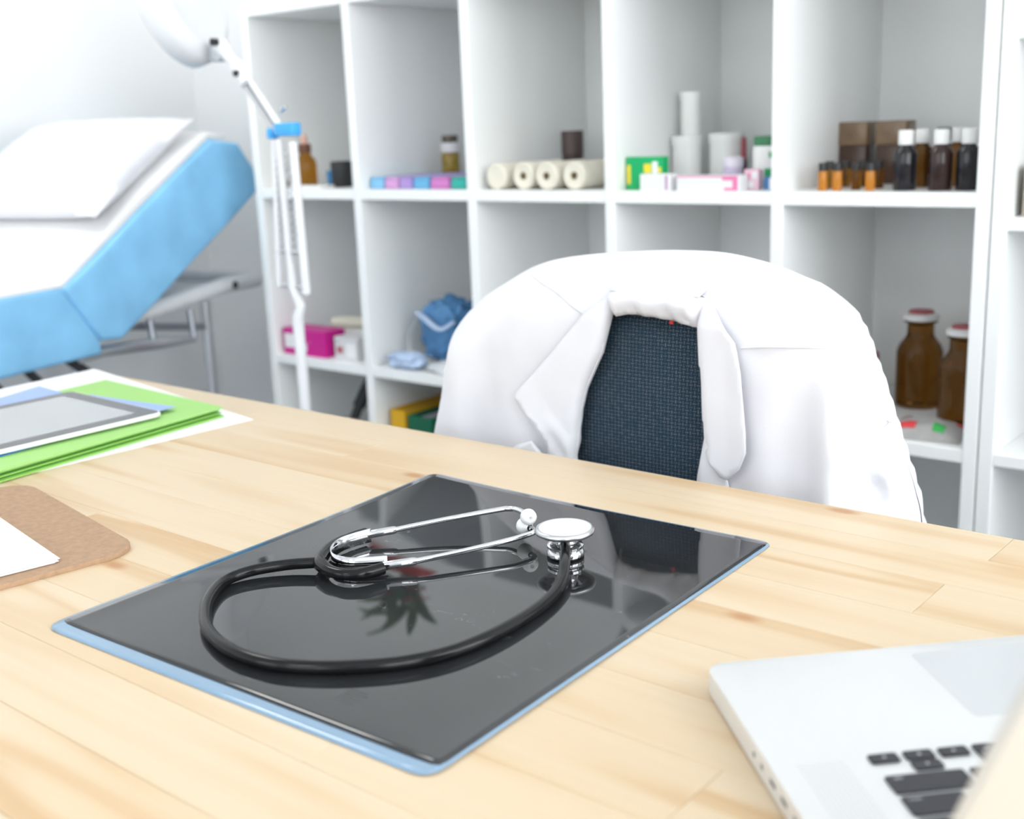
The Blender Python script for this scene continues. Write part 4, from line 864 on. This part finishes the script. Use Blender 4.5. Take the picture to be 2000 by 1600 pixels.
# ------------------------------------------------------------------ examination couch (local x = towards the foot end, local -y = away from the desk)
bed = thing('examination_couch', 'examination couch with raised backrest covered in blue sheet and white paper', 'couch', (-2.42, 1.87, 0), math.atan2(-.968, .25))
SW = Matrix(((1, 0, 0, 0), (0, 0, 1, 0), (0, 1, 0, 0), (0, 0, 0, 1)))
BWD = .56
bluec = mat('blue_drape', (0.27, 0.61, 0.93), .75, vary=.10, scale=9, bump=.2, bscale=30)
def drape(name, poly, m, y0, y1, bev, amp, parent):
    """prism profile in the length/height plane, subdivided and slightly crumpled"""
    mb = MB(); mb.prism(poly, y0, y1, bev=bev, seg=3, M=SW)
    bmesh.ops.triangulate(mb.bm, faces=mb.bm.faces[:])
    bmesh.ops.subdivide_edges(mb.bm, edges=[e for e in mb.bm.edges if e.calc_length() > .05], cuts=3, use_grid_fill=True)
    bmesh.ops.triangulate(mb.bm, faces=[f for f in mb.bm.faces if len(f.verts) > 4])
    for v in mb.bm.verts:
        v.co += Vector((noise.noise(v.co*9), noise.noise(v.co*9+Vector((7, 0, 0)))*1.2, noise.noise(v.co*9+Vector((0, 5, 0)))))*amp
    return mb.build(name, m, parent, smooth=50)
drape('backrest_drape', [(.608, .786), (.09, 1.080), (-.02, 1.064), (-.072, 1.005), (-.078, .945), (.452, .657), (.515, .664)], bluec, -BWD, 0, .012, .004, bed)
drape('seat_drape', [(.606, .792), (1.66, .797), (1.68, .77), (1.68, .64), (.512, .634), (.518, .670)], bluec, -BWD-.004, -.004, .012, .004, bed)
sheetw = mat('couch_paper', (0.86, 0.86, 0.86), .8, vary=.01, bump=.1, bscale=20)
drape('paper_cover', [(.607, .799), (.345, .9525), (.09, 1.0965), (.02, 1.087), (.015, 1.079), (.09, 1.084), (.345, .938), (.603, .789)], sheetw, -BWD+.004, -.010, .002, .0015, bed)
drape('paper_cover', [(.600, .798), (1.65, .803), (1.65, .792), (.604, .788)], sheetw, -BWD+.004, -.010, .002, .0015, bed)
fr_w = mat('couch_frame_white', (0.72, 0.73, 0.74), .35); grey_t = mat('grey_tube', (0.30, 0.32, 0.35), .3, .7)
for y in (-.05, -BWD+.05):
    r = MB().tube([(-.10, y, .715), (.02, y, .718), (1.60, y, .600), (1.64, y, .600)], .021, 12).build('rail', fr_w, bed, smooth=40)
    MB().lathe([(0, -.002), (.010, -.002), (.010, .003), (0, .003)], 14, Matrix.Translation((.015, y+.021, .716)) @ Matrix.Rotation(PI/2, 4, 'X')).build('bolt', black_pl, r, smooth=40)
    for x, zt in ((.115, .69), (1.50, .59)):
        MB().tube([(x, y, zt), (x, y, 0)], .0125, 10).build('leg', satin, bed, smooth=40)
MB().tube([(-.10, -.05, .715), (-.10, -BWD+.05, .715)], .021, 12).build('rail', fr_w, bed, smooth=40)
MB().tube([(.115, -.05, .625), (.40, -.09, .672)], .009, 10).build('brace', grey_t, bed, smooth=40)
MB().tube([(.115, -.05, .45), (.115, -BWD+.05, .45)], .010, 10).build('brace', satin, bed, smooth=40)
MB().tube([(1.50, -.05, .3), (1.50, -BWD+.05, .3)], .010, 10).build('brace', satin, bed, smooth=40)
MB().tube([(.115, -.05, .28), (1.50, -.05, .28)], .012, 10).build('brace', satin, bed, smooth=40)
MB().tube([(.115, -BWD+.05, .28), (1.50, -BWD+.05, .28)], .012, 10).build('brace', satin, bed, smooth=40)
MB().tube([(.56, -.03, .630), (.50, -.02, .637), (.32, -.02, .622), (.20, -.02, .610)], [.010, .012, .014, .007], 12).build('gas_spring', satin, bed, smooth=40)
for x in (.20, .34): MB().tube([(x, -.02, .612+.05*(x-.2)), (x-.005, -.03, .68)], .008, 10).build('bracket', grey_t, bed, smooth=40)
MB().tube([(.58, -.06, .64), (.42, -.06, .52), (.2, -.1, .38)], .011, 10).build('brace', mat('black_tube', (.03, .03, .035), .4), bed, smooth=40)
for x in (.70, .80): MB().tube([(x, -.06, .65), (x-.10, -.08, .56)], .010, 10).build('lever', mat('black_tube', (.03, .03, .035), .4), bed, smooth=40)
MB().tube([(.20, -.25, .86), (.06, -.25, .735)], .010, 10).build('back_support', mat('bronze_tube', (.30, .20, .11), .4, .5), bed, smooth=40)
MB().box(.10, .30, -.40, -.15, .722, .760, bev=.01).build('support_plate', mat('slate_plate', (.30, .33, .40), .5), bed, smooth=40)
MB().box(-.10, .45, -BWD+.05, -.05, .700, .708).build('frame_panel', fr_w, bed, smooth=0)
# pillow on the raised backrest
e1 = Vector((-.870, 0, .493)); e2 = Vector((.493, 0, .870)); O = Vector((.60, 0, .802))
bm = bmesh.new(); n = 28; tops = []; bots = []
for j in range(n+1):
    a = []; b = []
    for i in range(n+1):
        u, v = 2*i/n-1, 2*j/n-1
        pu = u*(1-.06*(1-v*v)); pv = v*(1-.06*(1-u*u))
        th = .058*max(0, (1-abs(u)**2.6)*(1-abs(v)**2.6))**.55
        c = O+e1*(.385+.205*pv)+Vector((0, -.285+.255*pu, 0))
        a.append(bm.verts.new(c+e2*(.040+th+.003*noise.noise((u*3, v*3, 0))))); b.append(bm.verts.new(c+e2*(.040-min(th, .033))) if 0 < i < n and 0 < j < n else a[-1])
    tops.append(a); bots.append(b)
for g, fl in ((tops, 0), (bots, 1)):
    for j in range(n):
        for i in range(n):
            q = (g[j][i], g[j][i+1], g[j+1][i+1], g[j+1][i]); bm.faces.new(q[::-1] if fl else q)
mb = MB(); mb.bm.free(); mb.bm = bm; po = mb.build('pillow', cloth_w, None, smooth=80)
po.matrix_world = Matrix.Translation(bed.location) @ Matrix.Rotation(bed.rotation_euler.z, 4, 'Z')
tag(po, 'white pillow lying on the raised backrest of the couch', 'pillow')
